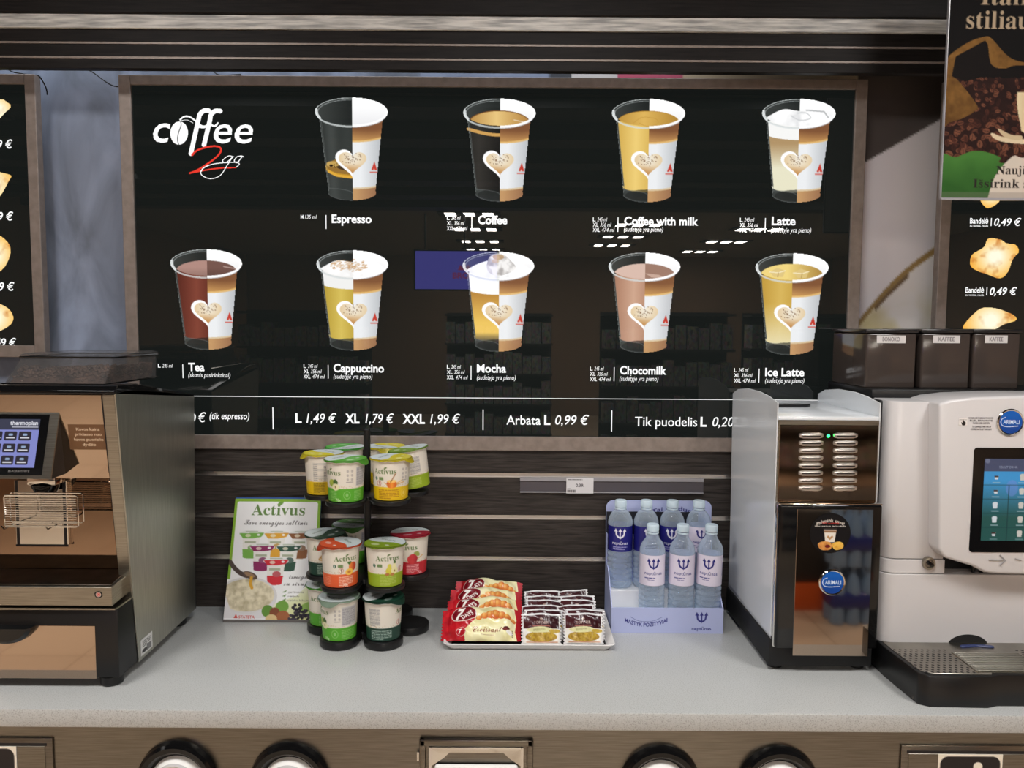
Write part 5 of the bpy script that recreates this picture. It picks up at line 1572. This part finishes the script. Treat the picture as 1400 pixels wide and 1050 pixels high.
def fruit(cv, kind, x, y):
    if kind == 'apple':
        cv.ell(x - 6, y - 4, 11, 10, lambda X, Y: mixc((186, 194, 84), (122, 148, 44), np.hypot(X - x + 10, Y - y + 8) / 18)); cv.poly(smooth([(x - 2, y - 8), (x + 5, y - 15), (x + 12, y - 8), (x + 10, y), (x + 2, y - 1)], 4, True), (64, 94, 44)); cv.ell(x + 5, y + 6, 11, 9, (226, 220, 178)); cv.ell(x + 5, y + 6, 2, 3, (150, 120, 70))
    elif kind == 'honey':
        cv.ell(x, y + 2, 14, 11, lambda X, Y: mixc((236, 150, 50), (198, 74, 30), np.abs(X - x) / 14)); cv.ell(x, y - 6, 13, 4, (240, 196, 110)); cv.stroke([(x - 3, y - 4), (x + 11, y - 28)], 2.6, (150, 94, 46)); cv.stroke([(x - 20, y - 2), (x - 12, y + 4)], 2, (214, 168, 96)); cv.stroke([(x + 12, y), (x + 30, y - 8)], 3, (220, 178, 110)); cv.stroke([(x + 14, y + 3), (x + 34, y - 2)], 3, (206, 160, 92))
    elif kind == 'oats':
        for i in range(9):
            a = -PI / 2 + (i - 4) * .3; cv.stroke([(x, y + 8), (x + 16 * math.cos(a) * 1.3, y + 8 + 20 * math.sin(a))], [1, 4], (206, 170, 110)); cv.ell(x + 17 * math.cos(a) * 1.3, y + 6 + 20 * math.sin(a), 2.4, 4, (188, 148, 88), rot=a)
    elif kind == 'peach':
        cv.ell(x + 6, y - 8, 12, 12, lambda X, Y: mixc((232, 132, 60), (176, 50, 36), (X - x) / 14)); cv.ell(x - 4, y + 5, 11, 9, (244, 196, 82)); cv.ell(x - 4, y + 5, 5, 4, (206, 130, 60)); cv.poly(smooth([(x - 4, y - 14), (x - 10, y - 22), (x + 2, y - 22)], 4, True), (80, 116, 50))
    elif kind == 'pear':
        cv.ell(x - 7, y + 2, 9, 10, (206, 194, 66)); cv.ell(x - 6, y - 8, 5.5, 9, (212, 202, 76)); cv.ell(x + 8, y + 2, 10, 10, (232, 224, 166)); cv.ell(x + 7, y - 8, 6, 9, (234, 226, 172)); cv.ell(x + 8, y + 3, 2, 3, (160, 120, 60)); cv.poly(smooth([(x + 4, y - 18), (x + 8, y - 26), (x + 12, y - 18)], 4, True), (66, 100, 40)); cv.ell(x - 12, y + 11, 6, 4, (176, 112, 60)); cv.ell(x + 2, y + 12, 6, 4, (190, 126, 70))
    elif kind == 'straw':
        cv.poly(smooth([(x - 14, y - 4), (x, y - 14), (x + 13, y - 4), (x + 10, y + 10), (x - 2, y + 15), (x - 14, y + 8)], 5, True), lambda X, Y: mixc((206, 56, 60), (146, 26, 36), (X - x) / 16)); cv.poly(smooth([(x + 2, y - 16), (x + 14, y - 20), (x + 20, y - 10), (x + 14, y - 6)], 4, True), (150, 160, 80)); cv.stroke([(x + 16, y), (x + 30, y - 8)], 3, (212, 170, 104))


def porridge_label(band, items, seed):
    cv = Cv(190, 104, .68, (224, 216, 202))
    cv.rect(0, 68, 190, 104, band)
    lt = tuple(min(255, int(c * .65 + 84)) for c in band)
    rr_ = random.Random(seed)
    for i in range(50):
        x = rr_.uniform(20, 170); cv.ell(x, 66 + rr_.uniform(-5, 2), rr_.uniform(.6, 1.6), .8, (190, 150, 96), .7)
    for it in items:
        t, x = it[0], it[1]
        if t == 'name':
            cv.text(serif('Activus'), x, 33, 14, (88, 112, 58), w=62); cv.poly(smooth([(x + 30, 19), (x + 33, 15), (x + 38, 15), (x + 35, 19)], 4, True), LEAF)
        elif t == 'fruit':
            fruit(cv, it[2], x, 58)
        elif t == 'text':
            cv.lines(x, 18, it[2], 15, 3.2, (140, 138, 140), seed=seed)
        elif t == 'block':
            cv.rect(x, 12, x + it[2], 64, (198, 194, 192)); cv.lines(x + 2, 17, it[2] - 4, 14, 3.3, (128, 126, 130), seed=seed)
        elif t == 'table':
            for i in range(9):
                cv.rect(x, 16 + i * 5.4, x + 58, 16.5 + i * 5.4, (150, 148, 146)); cv.lines(x + 1, 20.5 + i * 5.4, 20, 1, 3, (110, 108, 108), seed=i); cv.rect(x + 30, 18 + i * 5.4, x + 36, 20 + i * 5.4, (120, 118, 118)); cv.rect(x + 44, 18 + i * 5.4, x + 50, 20 + i * 5.4, (120, 118, 118))
            cv.rect(x - 3, 68, x + 36, 104, tuple(int(c * .93) for c in band)); cv.lines(x, 74, 32, 7, 4, tuple(int(c * .55) for c in band), seed=3)
        elif t == 'barcode':
            cv.rect(x, 70, x + 18, 103, (232, 230, 226))
            for i in range(9):
                cv.rect(x + 2, 73 + i * 3.2, x + 16, 73 + i * 3.2 + (1.2, 1.8, .9)[i % 3], (40, 40, 42))
        elif t == 'circle':
            cv.ell(x, 85, 9.5, 11, lt); cv.ell(x, 85, 8, 9.4, band); cv.ell(x, 85, 3.4, 5, lt)
        elif t == 'fine':
            cv.lines(x, 77, it[2], 6, 4.4, lt if not (len(it) > 3) else it[3], seed=seed)
        elif t == 'icons':
            for i in range(2):
                for j in range(3):
                    cv.ell(x + i * 11, 22 + j * 11, 3, 3.6, (186, 178, 170))
            cv.rect(x - 4, 50, x + 14, 52, (160, 152, 146))
        elif t == 'weight':
            cv.text('70g', x, 101, 6.5, it[2], w=15, off=.01)
        elif t == 'mark':
            cv.ell(x, 58, 6.4, 7.4, (190, 110, 96)); cv.ell(x, 58, 5, 6, (232, 222, 208)); cv.stroke([(x, 54), (x + 1, 62)], 2, (120, 60, 50))
        elif t == 'tag':
            cv.rect(x, 42, x + 13, 50, (112, 136, 84), r=1.5); cv.ell(x - 9, 46, 4, 4.6, (30, 84, 60)); cv.rect(x - 9.8, 43, x - 8.2, 49, (230, 230, 226))
    return cv


def lid_art(col, rot, pale=(206, 214, 212), split=.0):
    cv = Cv(116, 116, .62)
    c, n = math.cos(rot), math.sin(rot)
    cv.ell(58, 58, 57.5, 57.5, lambda X, Y: np.where((((X - 58) * c + (Y - 58) * n) > split * 58 + 6 * np.sin(((Y - 58) * c - (X - 58) * n) / 16))[..., None], np.array(col, float), np.array(pale, float)))
    cv.text('Activus', 58 - 26 * c, 58 - 26 * n, 11, (96, 106, 92), w=52, anchor='c', rot=rot + PI / 2, off=.01)
    lt = tuple(min(255, int(q * .4 + 150)) for q in col)
    cv.ell(58 + 30 * c - 12 * n, 58 + 30 * n + 12 * c, 13, 8, lt, .8, rot + PI / 2); cv.ell(58 + 24 * c + 22 * n, 58 + 24 * n - 22 * c, 7, 4, (232, 234, 230), .8, rot + PI / 2)
    return cv


from mathutils import Euler
LIDM = {}


def porridge(tier, pos, label, band, lidcol, items, lidrot, tab, tilt=(0, 0), seed=1, lift=0.0, dx=0.0, dy=0.0):
    z, rot = tiers[tier]
    a = math.radians(ANG[pos] + rot)
    x, y = SX + RR * math.cos(a) + dx, SY + RR * math.sin(a) + dy
    t = thing('porridge_cup', label, 'porridge cup', (x, y, z + lift), (tilt[0], tilt[1], 0), 'porridge cups on the carousel')
    k = str(lidcol)
    if k not in LIDM:
        LIDM[k] = mat('lid_foil', lidcol, .32)
    mband = mat('cup_band', band, .4)
    q = MB(); q.lathe([(0, .002), (.036, .002), (.038, 0), (.0425, 0), (.0437, .003), (.0455, .036)], seg=48, mi=1)
    q.lathe([(.0455, .036), (.0496, .1035), (.0525, .1035), (.0535, .1055), (.0525, .1075), (.046, .1075), (0, .1075)], seg=48, mi=0)
    obj('cup_body', q, [M['paper'], mband], t, world=False)
    aw = math.radians(115)
    fx = math.atan2(0 - y, 0 - x)       # the printed side faces the aisle
    def wrap(u, v):
        an = fx - aw + 2 * aw * u; zz = .1025 * (1 - v) + .001
        r = .0437 + (.0496 - .0437) * zz / .1035 + .0006
        return r * np.cos(an), r * np.sin(an), zz
    print_mesh(porridge_label(band, items, seed), wrap, 'printed_sleeve', M['print'], t, world=False)
    # lid: foil disc with a turned-down edge and a pull tab
    nn = 60; prof = []
    q = MB(); b = bmesh.new(); ring1, ring2 = [], []
    cz = .109
    for i in range(nn):
        p = 2 * PI * i / nn; d = abs((p - tab + PI) % (2 * PI) - PI)
        e = .011 * max(0, 1 - (d / .5) ** 2)
        wv = .0008 * math.sin(p * 9 + seed)
        ring1.append(b.verts.new(((.0555) * math.cos(p), .0555 * math.sin(p), cz)))
        ring2.append(b.verts.new(((.0568 + e * .55) * math.cos(p), (.0568 + e * .55) * math.sin(p), cz - .0035 - e * .9 + wv)))
    b.faces.new(ring1)
    for i in range(nn):
        b.faces.new((ring1[i], ring1[(i + 1) % nn], ring2[(i + 1) % nn], ring2[i]))
    bmesh.ops.solidify(b, geom=b.faces[:], thickness=.0006); bmesh.ops.recalc_face_normals(b, faces=b.faces)
    q._merge(b)
    ld = obj('foil_lid', q, LIDM[k], t, world=False)
    print_mesh(lid_art(lidcol, lidrot), lambda u, v: ((u - .5) * .1105, (.5 - v) * .1105, cz + .0005), 'lid_print', M['print_foil'], ld, world=False)
    return t


YEL, GRN, LIM, RED_, ORG, DKG = (222, 184, 22), (86, 164, 44), (146, 170, 34), (188, 36, 48), (222, 92, 48), (30, 62, 50)
porridge(2, 'l', 'yellow-banded porridge cup turned to show its nutrition table, top tier', YEL, (212, 198, 40), [('table', 66), ('barcode', 108), ('text', 132, 8)], 2.3, 3.6, seed=1)
porridge(2, 'fl', 'green-banded apple porridge cup at the front of the top tier', GRN, (96, 168, 60), [('name', 20), ('fruit', 62, 'apple'), ('icons', 100), ('block', 122, 40), ('circle', 98), ('fine', 118, 22), ('fine', 46, 24), ('weight', 66, (226, 240, 210))], .6, -.3, seed=2)
porridge(2, 'fr', 'yellow-banded honey porridge cup at the front of the top tier', YEL, (206, 190, 40), [('name', 47), ('fruit', 97, 'honey'), ('mark', 62), ('tag', 62), ('circle', 132), ('fine', 60, 56, (150, 92, 20)), ('icons', 128)], .3, -.2, seed=3)
porridge(2, 'r', 'lime-banded porridge cup leaning sideways on the top tier', LIM, (122, 156, 52), [('text', 60, 22), ('text', 92, 30), ('fine', 70, 50)], 2.5, 2.9, tilt=(.0, -.16), seed=4, lift=.0075, dx=.012)
porridge(2, 'bl', 'porridge cup with a bright green lid at the back of the top tier', GRN, (78, 172, 62), [('block', 70, 50)], -2.4, 3.4, seed=5)
porridge(2, 'br', 'porridge cup with a wrinkled yellow lid behind the pole on the top tier', YEL, (214, 200, 44), [('block', 70, 50)], -.9, -1.4, seed=6, dy=-.010)
porridge(1, 'l', 'dark green oat porridge cup on the middle tier beside the advert board', DKG, (60, 82, 66), [('name', 60), ('fruit', 100, 'oats'), ('fine', 72, 48, (170, 190, 176))], .4, .2, seed=7)
porridge(1, 'fl', 'orange-banded peach porridge cup on the middle tier', ORG, (208, 84, 48), [('name', 78), ('tag', 88), ('mark', 96), ('fruit', 122, 'peach'), ('fine', 46, 22), ('fine', 90, 40, (244, 214, 196)), ('weight', 100, (250, 236, 224))], 2.6, 3.6, seed=8)
porridge(1, 'fr', 'lime-banded pear porridge cup on the middle tier', LIM, (128, 152, 40), [('name', 70), ('tag', 74), ('fruit', 112, 'pear'), ('fine', 80, 46), ('mark', 138)], 2.0, 2.6, seed=9)
porridge(1, 'r', 'red-banded strawberry porridge cup on the middle tier', RED_, (176, 40, 58), [('name', 52), ('fruit', 102, 'straw'), ('fine', 84, 36, (244, 200, 200)), ('weight', 116, (250, 226, 226))], 1.3, 1.2, seed=10)
porridge(1, 'bl', 'porridge cup with a pale silver and green lid at the back of the middle tier', GRN, (84, 138, 62), [('icons', 94), ('block', 122, 30)], -1.2, -1.3, seed=11)
porridge(0, 'l', 'green-banded apple porridge cup on the bottom tier nearest the advert board', GRN, (88, 160, 56), [('name', 46), ('fruit', 100, 'apple'), ('fine', 74, 30), ('weight', 112, (226, 240, 210))], .2, -.4, seed=12)
porridge(0, 'fl', 'green-banded porridge cup showing its grey small print, front of the bottom tier', GRN, (150, 170, 150), [('name', 4), ('fruit', 46, 'apple'), ('icons', 84), ('block', 100, 44), ('circle', 82), ('fine', 100, 40), ('weight', 50, (226, 240, 210))], -1.2, -1.9, seed=13)
porridge(0, 'fr', 'dark green porridge cup at the front of the bottom tier', DKG, (34, 70, 54), [('text', 56, 30), ('name', 128), ('mark', 140), ('fine', 60, 58, (180, 196, 186)), ('fruit', 120, 'x')], .6, -.5, seed=14)

# ------------------------------------------------------------------ tray of croissants and wafers
tx0, tx1, ty0, ty1 = PZ(605, 889, ZC)[0] + .003, PZ(842, 893, ZC)[0] - .002, 2.058, 2.325
ty = thing('serving_tray', 'shallow white tray with a black mat, filled with wrapped croissants and wafers', 'tray', ((tx0 + tx1) / 2, (ty0 + ty1) / 2, ZC))


def rrect(x0, x1, y0, y1, r, z):
    out = []
    for cx, cy, a in ((x1 - r, y1 - r, 0), (x0 + r, y1 - r, PI / 2), (x0 + r, y0 + r, PI), (x1 - r, y0 + r, 1.5 * PI)):
        out += [(cx + r * math.cos(a + t), cy + r * math.sin(a + t), z) for t in np.linspace(0, PI / 2, 7)]
    return out


e = .014
obj('tray_body', MB().loft([rrect(tx0 + e, tx1 - e, ty0 + e, ty1 - e, .012, ZC + .001), rrect(tx0, tx1, ty0, ty1, .016, ZC + .017), rrect(tx0 - .002, tx1 + .002, ty0 - .002, ty1 + .002, .017, ZC + .0185),
                            rrect(tx0 - .001, tx1 + .001, ty0 - .001, ty1 + .001, .017, ZC + .0205), rrect(tx0 + .004, tx1 - .004, ty0 + .004, ty1 - .004, .014, ZC + .0185), rrect(tx0 + e + .003, tx1 - e - .003, ty0 + e + .003, ty1 - e - .003, .010, ZC + .0045)]), M['ceramic'], ty)
ZT = ZC + .0045
obj('tray_mat', MB().loft([rrect(tx0 + e + .005, tx1 - e - .005, ty0 + e + .005, ty1 - e - .005, .009, ZT), rrect(tx0 + e + .005, tx1 - e - .005, ty0 + e + .005, ty1 - e - .005, .009, ZT + .002)]), grain('black_rubber_mat', (24, 23, 24), (44, 43, 44), nscale=150, rough=.8), ty)
ZT += .0025


def pack_art(seed):
    cv = Cv(210, 112, .9, (232, 224, 172))
    cv.rect(60, 0, 210, 112, lambda x, y: mixc((240, 234, 190), (222, 212, 150), (vnoise(x, y, 30, seed) - .3) * 1.6))
    cv.poly(smooth([(-5, -5), (62, -5), (70, 20), (84, 40), (86, 56), (70, 74), (60, 92), (58, 118), (-5, 118)], 5, True), lambda x, y: mixc((196, 30, 40), (146, 16, 28), (vnoise(x, y, 18, seed + 2) - .35) * 2))
    cv.poly([(192, 0), (198, 40), (194, 80), (200, 112), (210, 112), (210, 0)], (162, 22, 32))
    cv.ell(58, 34, 34, 27, (226, 212, 200)); cv.ell(58, 34, 32, 25, (118, 16, 28))
    cv.text('7', 36, 52, 36, (240, 236, 230), w=26, off=.04, shear=.3); cv.text('DAYS', 56, 56, 14, (236, 230, 224), w=34, off=.03, rot=-.6)
    for i in range(7):
        xx = 98 + i * 15; yy = 42 - 14 * math.sin(PI * (i + .5) / 7) + 8
        cv.ell(xx, yy, 13 - abs(i - 3) * 1.6, 17 - abs(i - 3) * 3.2, lambda X, Y, q=xx, w=yy: mixc((240, 190, 106), (196, 92, 36), np.hypot((X - q + 3) / 13, (Y - w + 5) / 17)), rot=(i - 3) * .18)
        cv.stroke([(xx - 6, yy - 12 + abs(i - 3) * 2), (xx - 8, yy + 10 - abs(i - 3) * 2)], 1.4, (170, 88, 36), .7)
    cv.text(script('Croissant'), 82, 92, 17, (128, 66, 44), w=78); cv.rect(104, 98, 140, 100, (150, 120, 90), .8)
    cv.ell(172, 78, 8, 5, (92, 40, 36)); cv.ell(168, 84, 7, 5, (120, 52, 48)); cv.ell(180, 90, 9, 7, (240, 236, 228))
    cv.ell(52, 92, 13, 11, (226, 206, 196)); cv.ell(52, 92, 12, 10, (170, 24, 36)); cv.text('7', 45, 98, 11, (240, 234, 228), w=8, off=.03)
    for i in range(4):
        cv.rect(186, 80 + i * 6, 188.5, 84 + i * 6, (90, 80, 70))
    return cv


def pillow(name, label, cat, group, w, h, d, loc, rot, art, m_front, m_back, seed, crimp=.016, wr=.0022, edges='x', bw=.012):
    t = thing(name, label, cat, loc, rot, group)
    ph = seed * 1.7

    def thick(u, v):
        a = np.clip(1 - np.abs(2 * u - 1) ** 3.0, 0, 1) ** .6 * np.clip(1 - np.abs(2 * v - 1) ** 3.2, 0, 1) ** .7
        cr = crimp / w
        a = a * np.clip((u - cr) / .10, 0, 1) ** .8 * np.clip((1 - cr - u) / .10, 0, 1) ** .8 if edges == 'x' else a
        nz = wr * (np.sin(u * 23 + ph + 4 * v) + np.sin(v * 17 - u * 13 + ph * 2) * .8 + np.sin(u * 41 - v * 9 + ph * 3) * .4) * (a > .02)
        return d / 2 * a + nz * np.clip(a * 3, 0, 1)

    def zig(u, v):
        return np.where((u < .004) | (u > .996), .0018 * np.sign(np.sin(v * 60)), 0.0)

    def front(u, v):
        bow = bw * np.sin(PI * u) * (v < 1)
        return (u - .5) * w + zig(u, v) * np.sign(u - .5), -thick(u, v) - .0006, (1 - v) * h + bow * (1 - v) + .25 * bw * np.sin(u * 11 + ph) * (1 - v)
    print_mesh(art, front, 'printed_front', m_front, t, world=False)
    q = MB(); b = bmesh.new(); nu, nv = 36, 20; V = []
    for j in range(nv + 1):
        for i in range(nu + 1):
            u, v = i / nu, j / nv
            x, y, z = front(np.array(u), np.array(v))
            V.append(b.verts.new((float(x), float(-y) , float(z))))
    for j in range(nv):
        for i in range(nu):
            k = j * (nu + 1) + i
            b.faces.new((V[k], V[k + 1], V[k + nu + 2], V[k + nu + 1]))
    bmesh.ops.recalc_face_normals(b, faces=b.faces)
    q._merge(b)
    obj('back_film', q, m_back, t, world=False, sharp=80)
    return t


mred = mat('red_film', (168, 24, 36), .25); msil = mat('silver_film', (196, 192, 190), .3)
cxp = PZ(658, 880, ZC)[0]
CL = ['foremost wrapped croissant with the script lettering in full view on the white tray', 'second wrapped croissant from the front of the tray, its red end bulging', 'third wrapped croissant from the front, showing a whole dark red roundel', 'rearmost wrapped croissant on the tray, leaning against the dark wall side']
for i in range(4):
    pillow('wrapped_croissant', CL[i], 'croissant', 'wrapped croissants on the tray', .212 - .006 * i, .093, .042,
           (cxp + (.0, .008, .004, .012)[i], 2.086 + .056 * i, ZT + .009 + .008 * i), (-math.radians(53), math.radians((0, -1.5, 1, 2)[i]), math.radians((0, 1, -1.5, -1)[i])), pack_art(3 + i), M['print_gloss'], mred, 3 + i)


def wafer_art():
    cv = Cv(100, 78, .8, (222, 220, 220))
    cv.rect(5, 5, 95, 38, lambda x, y: mixc((70, 28, 32), (50, 18, 24), (x - 20) / 70)); cv.rect(5, 38, 95, 74, (230, 226, 218))
    cv.text('TOFINER', 50, 27, 7, (206, 190, 180), w=38, anchor='c', off=.01); cv.rect(28, 30, 72, 32.4, (176, 110, 100), .9); cv.ell(50, 15, 4, 2, (176, 150, 136))
    cv.ell(50, 58, 40, 13, lambda x, y: mixc((196, 164, 64), (150, 116, 38), (vnoise(x, y, 4, 3) - .3) * 2)); cv.ell(46, 41, 33, 7.5, (226, 222, 176)); cv.ell(46, 41, 31, 6.2, (214, 212, 158)); cv.ell(84, 44, 14, 5, (188, 158, 62))
    cv.lines(30, 41, 30, 2, 3, (150, 146, 104)); cv.rect(12, 70, 92, 73, (196, 130, 96), .7); cv.lines(8, 77, 84, 1, 3, (60, 50, 50))
    return cv


WA = wafer_art()
nth = ('foremost', 'second', 'third', 'fourth', 'fifth', 'rearmost')
for c_ in range(2):
    for r_ in range(6):
        px = (740, 798)[c_]
        x = PZ(px, 886, ZC)[0] + (0, .006, -.006, .004, .002, -.004)[r_] + (.0 if c_ == 0 else (0, .003, .0, -.006, .004, -.002)[r_]) + r_ * (.003 if c_ == 0 else -.002)
        pillow('wafer_packet', '%s dark-topped wafer packet in the row %s' % (nth[r_], ('touching the croissants', 'along the bare black mat')[c_]), 'wafer packet', 'wafer packets on the tray', .104, .078, .014,
               (x, 2.083 + r_ * .038 + (.0 if c_ == 0 else .004), ZT + .002), (-math.radians((24, 34, 38, 34, 36, 30)[r_]), math.radians((0, 2, -2, 1, -1, (0, -7)[c_])[r_]), math.radians((0, -2, 2, -1, 3, -2)[r_] * (1 if c_ else -1))), WA, M['print_gloss'], msil, 5 + r_ + 3 * c_, crimp=.004, wr=.0008, edges='n', bw=.003)

# ------------------------------------------------------------------ water bottle box
bx0, by0, _ = PZ(836, 867, ZC); bx1 = PZ(988, 866, ZC)[0]; by0 = 2.19; by1 = 2.352
bx = thing('bottle_display_box', 'lavender cardboard shelf box with a rounded back card holding water bottles', 'display box', ((bx0 + bx1) / 2, by0, ZC))
zl = PY(900, 831, by0)[2]; zback = PY(895, 684, by1)[2]
th = .003
obj('front_lip', MB().box(bx0, bx1, by0, by0 + th, ZC, zl, .0006, 1), M['card'], bx)
zs1, zs2 = PX(822, 752, bx0 * .999)[2], PX(824, 718, bx0)[2]
side = [(by0 + th, ZC), (by0 + th, zl), (by0 + .095, zs1 - .005), (by1 - .022, zs1 + .003), (by1 - .020, zs2), (by1 - .002, zs2), (by1 - .002, ZC)]
for x in (bx0, bx1 - th):
    obj('side_card', MB().prism(side, 'x', x, x + th), M['card'], bx)
rcn = .022
bk = [(bx0, ZC), (bx1, ZC)] + [(bx1 - rcn + rcn * math.cos(t), zback - rcn + rcn * math.sin(t)) for t in np.linspace(0, PI / 2, 8)] + [(bx0 + rcn + rcn * math.cos(t), zback - rcn + rcn * math.sin(t)) for t in np.linspace(PI / 2, PI, 8)]
obj('back_card', MB().prism(bk, 'y', by1 - .002, by1 + .001), M['card'], bx)
zd0, zd1_ = PY(830, 716, by1)[2], PY(830, 699, by1)[2]
obj('back_band', MB().box(bx0 + .001, bx1 - .04, by1 - .0032, by1 - .002, zd0 - .03, zd1_), mat('dark_printed_band', (34, 36, 44), .5), bx)
obj('box_floor', MB().box(bx0 + th, bx1 - th, by0 + th, by1 - .003, ZC + .001, ZC + .004), M['card_in'], bx)
ZR1, ZR2 = .945, .997
ysp = 2.268
obj('front_riser', MB().box(bx0 + th + .0005, bx1 - th - .0005, by0 + th + .001, ysp, ZC + .004, ZR1 - .0005, .001, 1), M['card_in'], bx)
obj('back_riser', MB().box(bx0 + th + .0005, bx1 - th - .0005, ysp, by1 - .003, ZC + .004, ZR2 - .0005, .002, 1), M['card_in'], bx)
NV = (34, 34, 116)


def trident(cv, cx, cy, s, col):
    cv.stroke(smooth([(cx - 9 * s, cy - 8 * s), (cx - 7.5 * s, cy + 1 * s), (cx, cy + 6 * s), (cx + 7.5 * s, cy + 1 * s), (cx + 9 * s, cy - 8 * s)]), 3.4 * s, col)
    cv.stroke([(cx, cy + 7 * s), (cx, cy - 8 * s)], 2.6 * s, col)
    for dx, lean_ in ((-9.4, -.25), (0, 0), (9.4, .25)):
        x, y = cx + dx * s, cy - 10 * s
        cv.poly([(x + lean_ * 3 * s, y - 4 * s), (x - 4 * s, y + 3.2 * s), (x + 4 * s, y + 3.2 * s)], col)
    cv.poly([(cx - 2 * s, cy + 6 * s), (cx + 2 * s, cy + 6 * s), (cx, cy + 9.5 * s)], col)


wl = (bx1 - bx0) * 1000; hl = (zl - ZC) * 1000
cv = Cv(wl, hl, .9, (176, 184, 222))
trident(cv, wl * .805, hl * .42, 1.35, NV); cv.text('nept\u016bnas', wl * .805, hl * .86, 9.0, NV, w=54, anchor='c', off=.008)
cv.text('M\u0104STYK POZITYVIAI', 38, hl * .50, 10.5, NV, w=118, off=.022, fn=lambda X, Y: (X, Y + 14 * (1 - ((X - 97) / 59) ** 2) + 3))
cv.stroke(smooth([(54, hl * .36), (74, hl * .50), (97, hl * .54), (120, hl * .50), (142, hl * .36)]), .9, NV, .9)
print_mesh(cv, flat(bx0, bx1, zl, ZC, by0 - .0006), 'lip_print', M['print'], bx)
cv = Cv(120, 30, 1.0, (176, 184, 222)); cv.text('Tai vanduo', 2, 12, 10, NV, w=104, off=.014, fn=lambda X, Y: (X, Y + 11 * ((X - 56) / 56) ** 2))
x0, _, z1 = PY(890, 691, by1 - .004); x1 = PY(954, 691, by1 - .004)[0]; z0 = PY(890, 707, by1 - .004)[2]
print_mesh(cv, flat(x0, x1, z1, z0, by1 - .0026), 'back_print', M['print'], bx)

lab_navy = Cv(128, 68, 1.0, NV); trident(lab_navy, 64, 22, 1.25, (226, 226, 236)); lab_navy.text('nept\u016bnas', 64, 48, 7.5, (226, 226, 236), w=44, anchor='c', off=.006); lab_navy.lines(44, 56, 40, 2, 4, (170, 170, 214)); lab_navy.rect(48, 60, 78, 62, (180, 180, 220), .7)
lab_pale = Cv(128, 82, 1.0, (222, 214, 230)); trident(lab_pale, 64, 26, 1.3, NV); lab_pale.text('nept\u016bnas', 64, 52, 8, NV, w=48, anchor='c', off=.006); lab_pale.lines(40, 62, 48, 1, 4, NV); lab_pale.lines(48, 67, 32, 1, 3.4, (120, 116, 160)); lab_pale.rect(108, 20, 112, 56, NV, .8)


def bottle_profile(front):
    H = .232
    rings = []
    z = .004
    out = [(0, .003), (.022, .0), (.030, .001), (.0345, .007)]
    zt_ = .085 if front else .108
    n = 5 if front else 6
    for i in range(n):
        a = .012 + (zt_ - .012) * i / n; s = (zt_ - .012) / n
        out += [(.0360, a + s * .1), (.0362, a + s * .55), (.0340, a + s * .8), (.0342, a + s * .92)]
    l1 = .174 if front else .184
    out += [(.0352, zt_), (.0352, l1), (.0360, l1 + .003), (.0350, l1 + .012), (.0315, l1 + .023), (.0255, l1 + .033), (.0190, l1 + .041), (.0150, H - .006), (.0135, H - .002), (.0135, H + .004)]
    out += [(.0, H + .004)]
    return out, zt_, l1


def water_bottle(x, y, z, front, navy, label, face=0.0, tilt=0.0):
    t = thing('water_bottle', label, 'water bottle', (x, y, z), (0, tilt, 0), 'water bottles in the display box')
    pr_, a, l1 = bottle_profile(front)
    obj('bottle_body', MB().lathe(pr_, seg=48), M['pet'], t, world=False, sharp=60)
    q = MB().lathe([(0, .2345), (.0163, .2345), (.0167, .2355), (.0167, .2525), (.0155, .2545), (0, .2545)], seg=36)
    for i in range(36):
        an = 2 * PI * i / 36; q.box(-.0005, .0005, -.0173, -.0165, .237, .251, mx=Matrix.Rotation(an, 4, 'Z'))
    q.lathe([(.0168, .2285), (.0172, .2325), (.0150, .2325), (.0145, .2285)], seg=36)
    obj('cap', q, M['cap'], t, world=False)
    fx = math.atan2(-y, -x) + face
    aw = math.radians(108)

    def wrap(u, v):
        an = fx - aw + 2 * aw * u
        return .0359 * np.cos(an), .0359 * np.sin(an), a + .002 + (l1 - a - .003) * (1 - v)
    q = MB().lathe([(.0356, a + .002), (.0356, l1 - .001)], seg=48)
    lb = obj('label', q, mat('label_film', NV if navy else (222, 214, 230), .4), t, world=False)
    print_mesh(lab_navy if navy else lab_pale, wrap, 'label_print', M['print_gloss'], lb, world=False)


yb_ = 2.308
for px, nv, lab, fc in ((847.5, 1, 'navy-labelled water bottle standing on the bare white riser, end of the back row', 0.0), (882.5, 1, 'navy-labelled water bottle in the back row, its trident half hidden by a front bottle', .35),
                        (918, 1, 'navy-labelled water bottle in the back row between two pale front bottles', .0), (954, 0, 'pale-labelled water bottle in the back row, nearest the milk cooler', .28)):
    x = PY(px, 760, yb_)[0]
    water_bottle(x, yb_, ZR2, False, nv, lab, fc)
yf_ = 2.230
for px, lab, fc, tl2 in ((891, 'pale-labelled water bottle in the front row beside the empty white riser', .12, 0.0), (931.5, 'pale-labelled water bottle in the middle of the front row', .14, .012), (969.5, 'pale-labelled water bottle tilting slightly at the cooler end of the front row', -.06, .03)):
    x = PY(px, 800, yf_)[0]
    water_bottle(x - (.252 * math.sin(tl2)) * .6, yf_, ZR1 + .0012, True, 0, lab, fc, tl2)
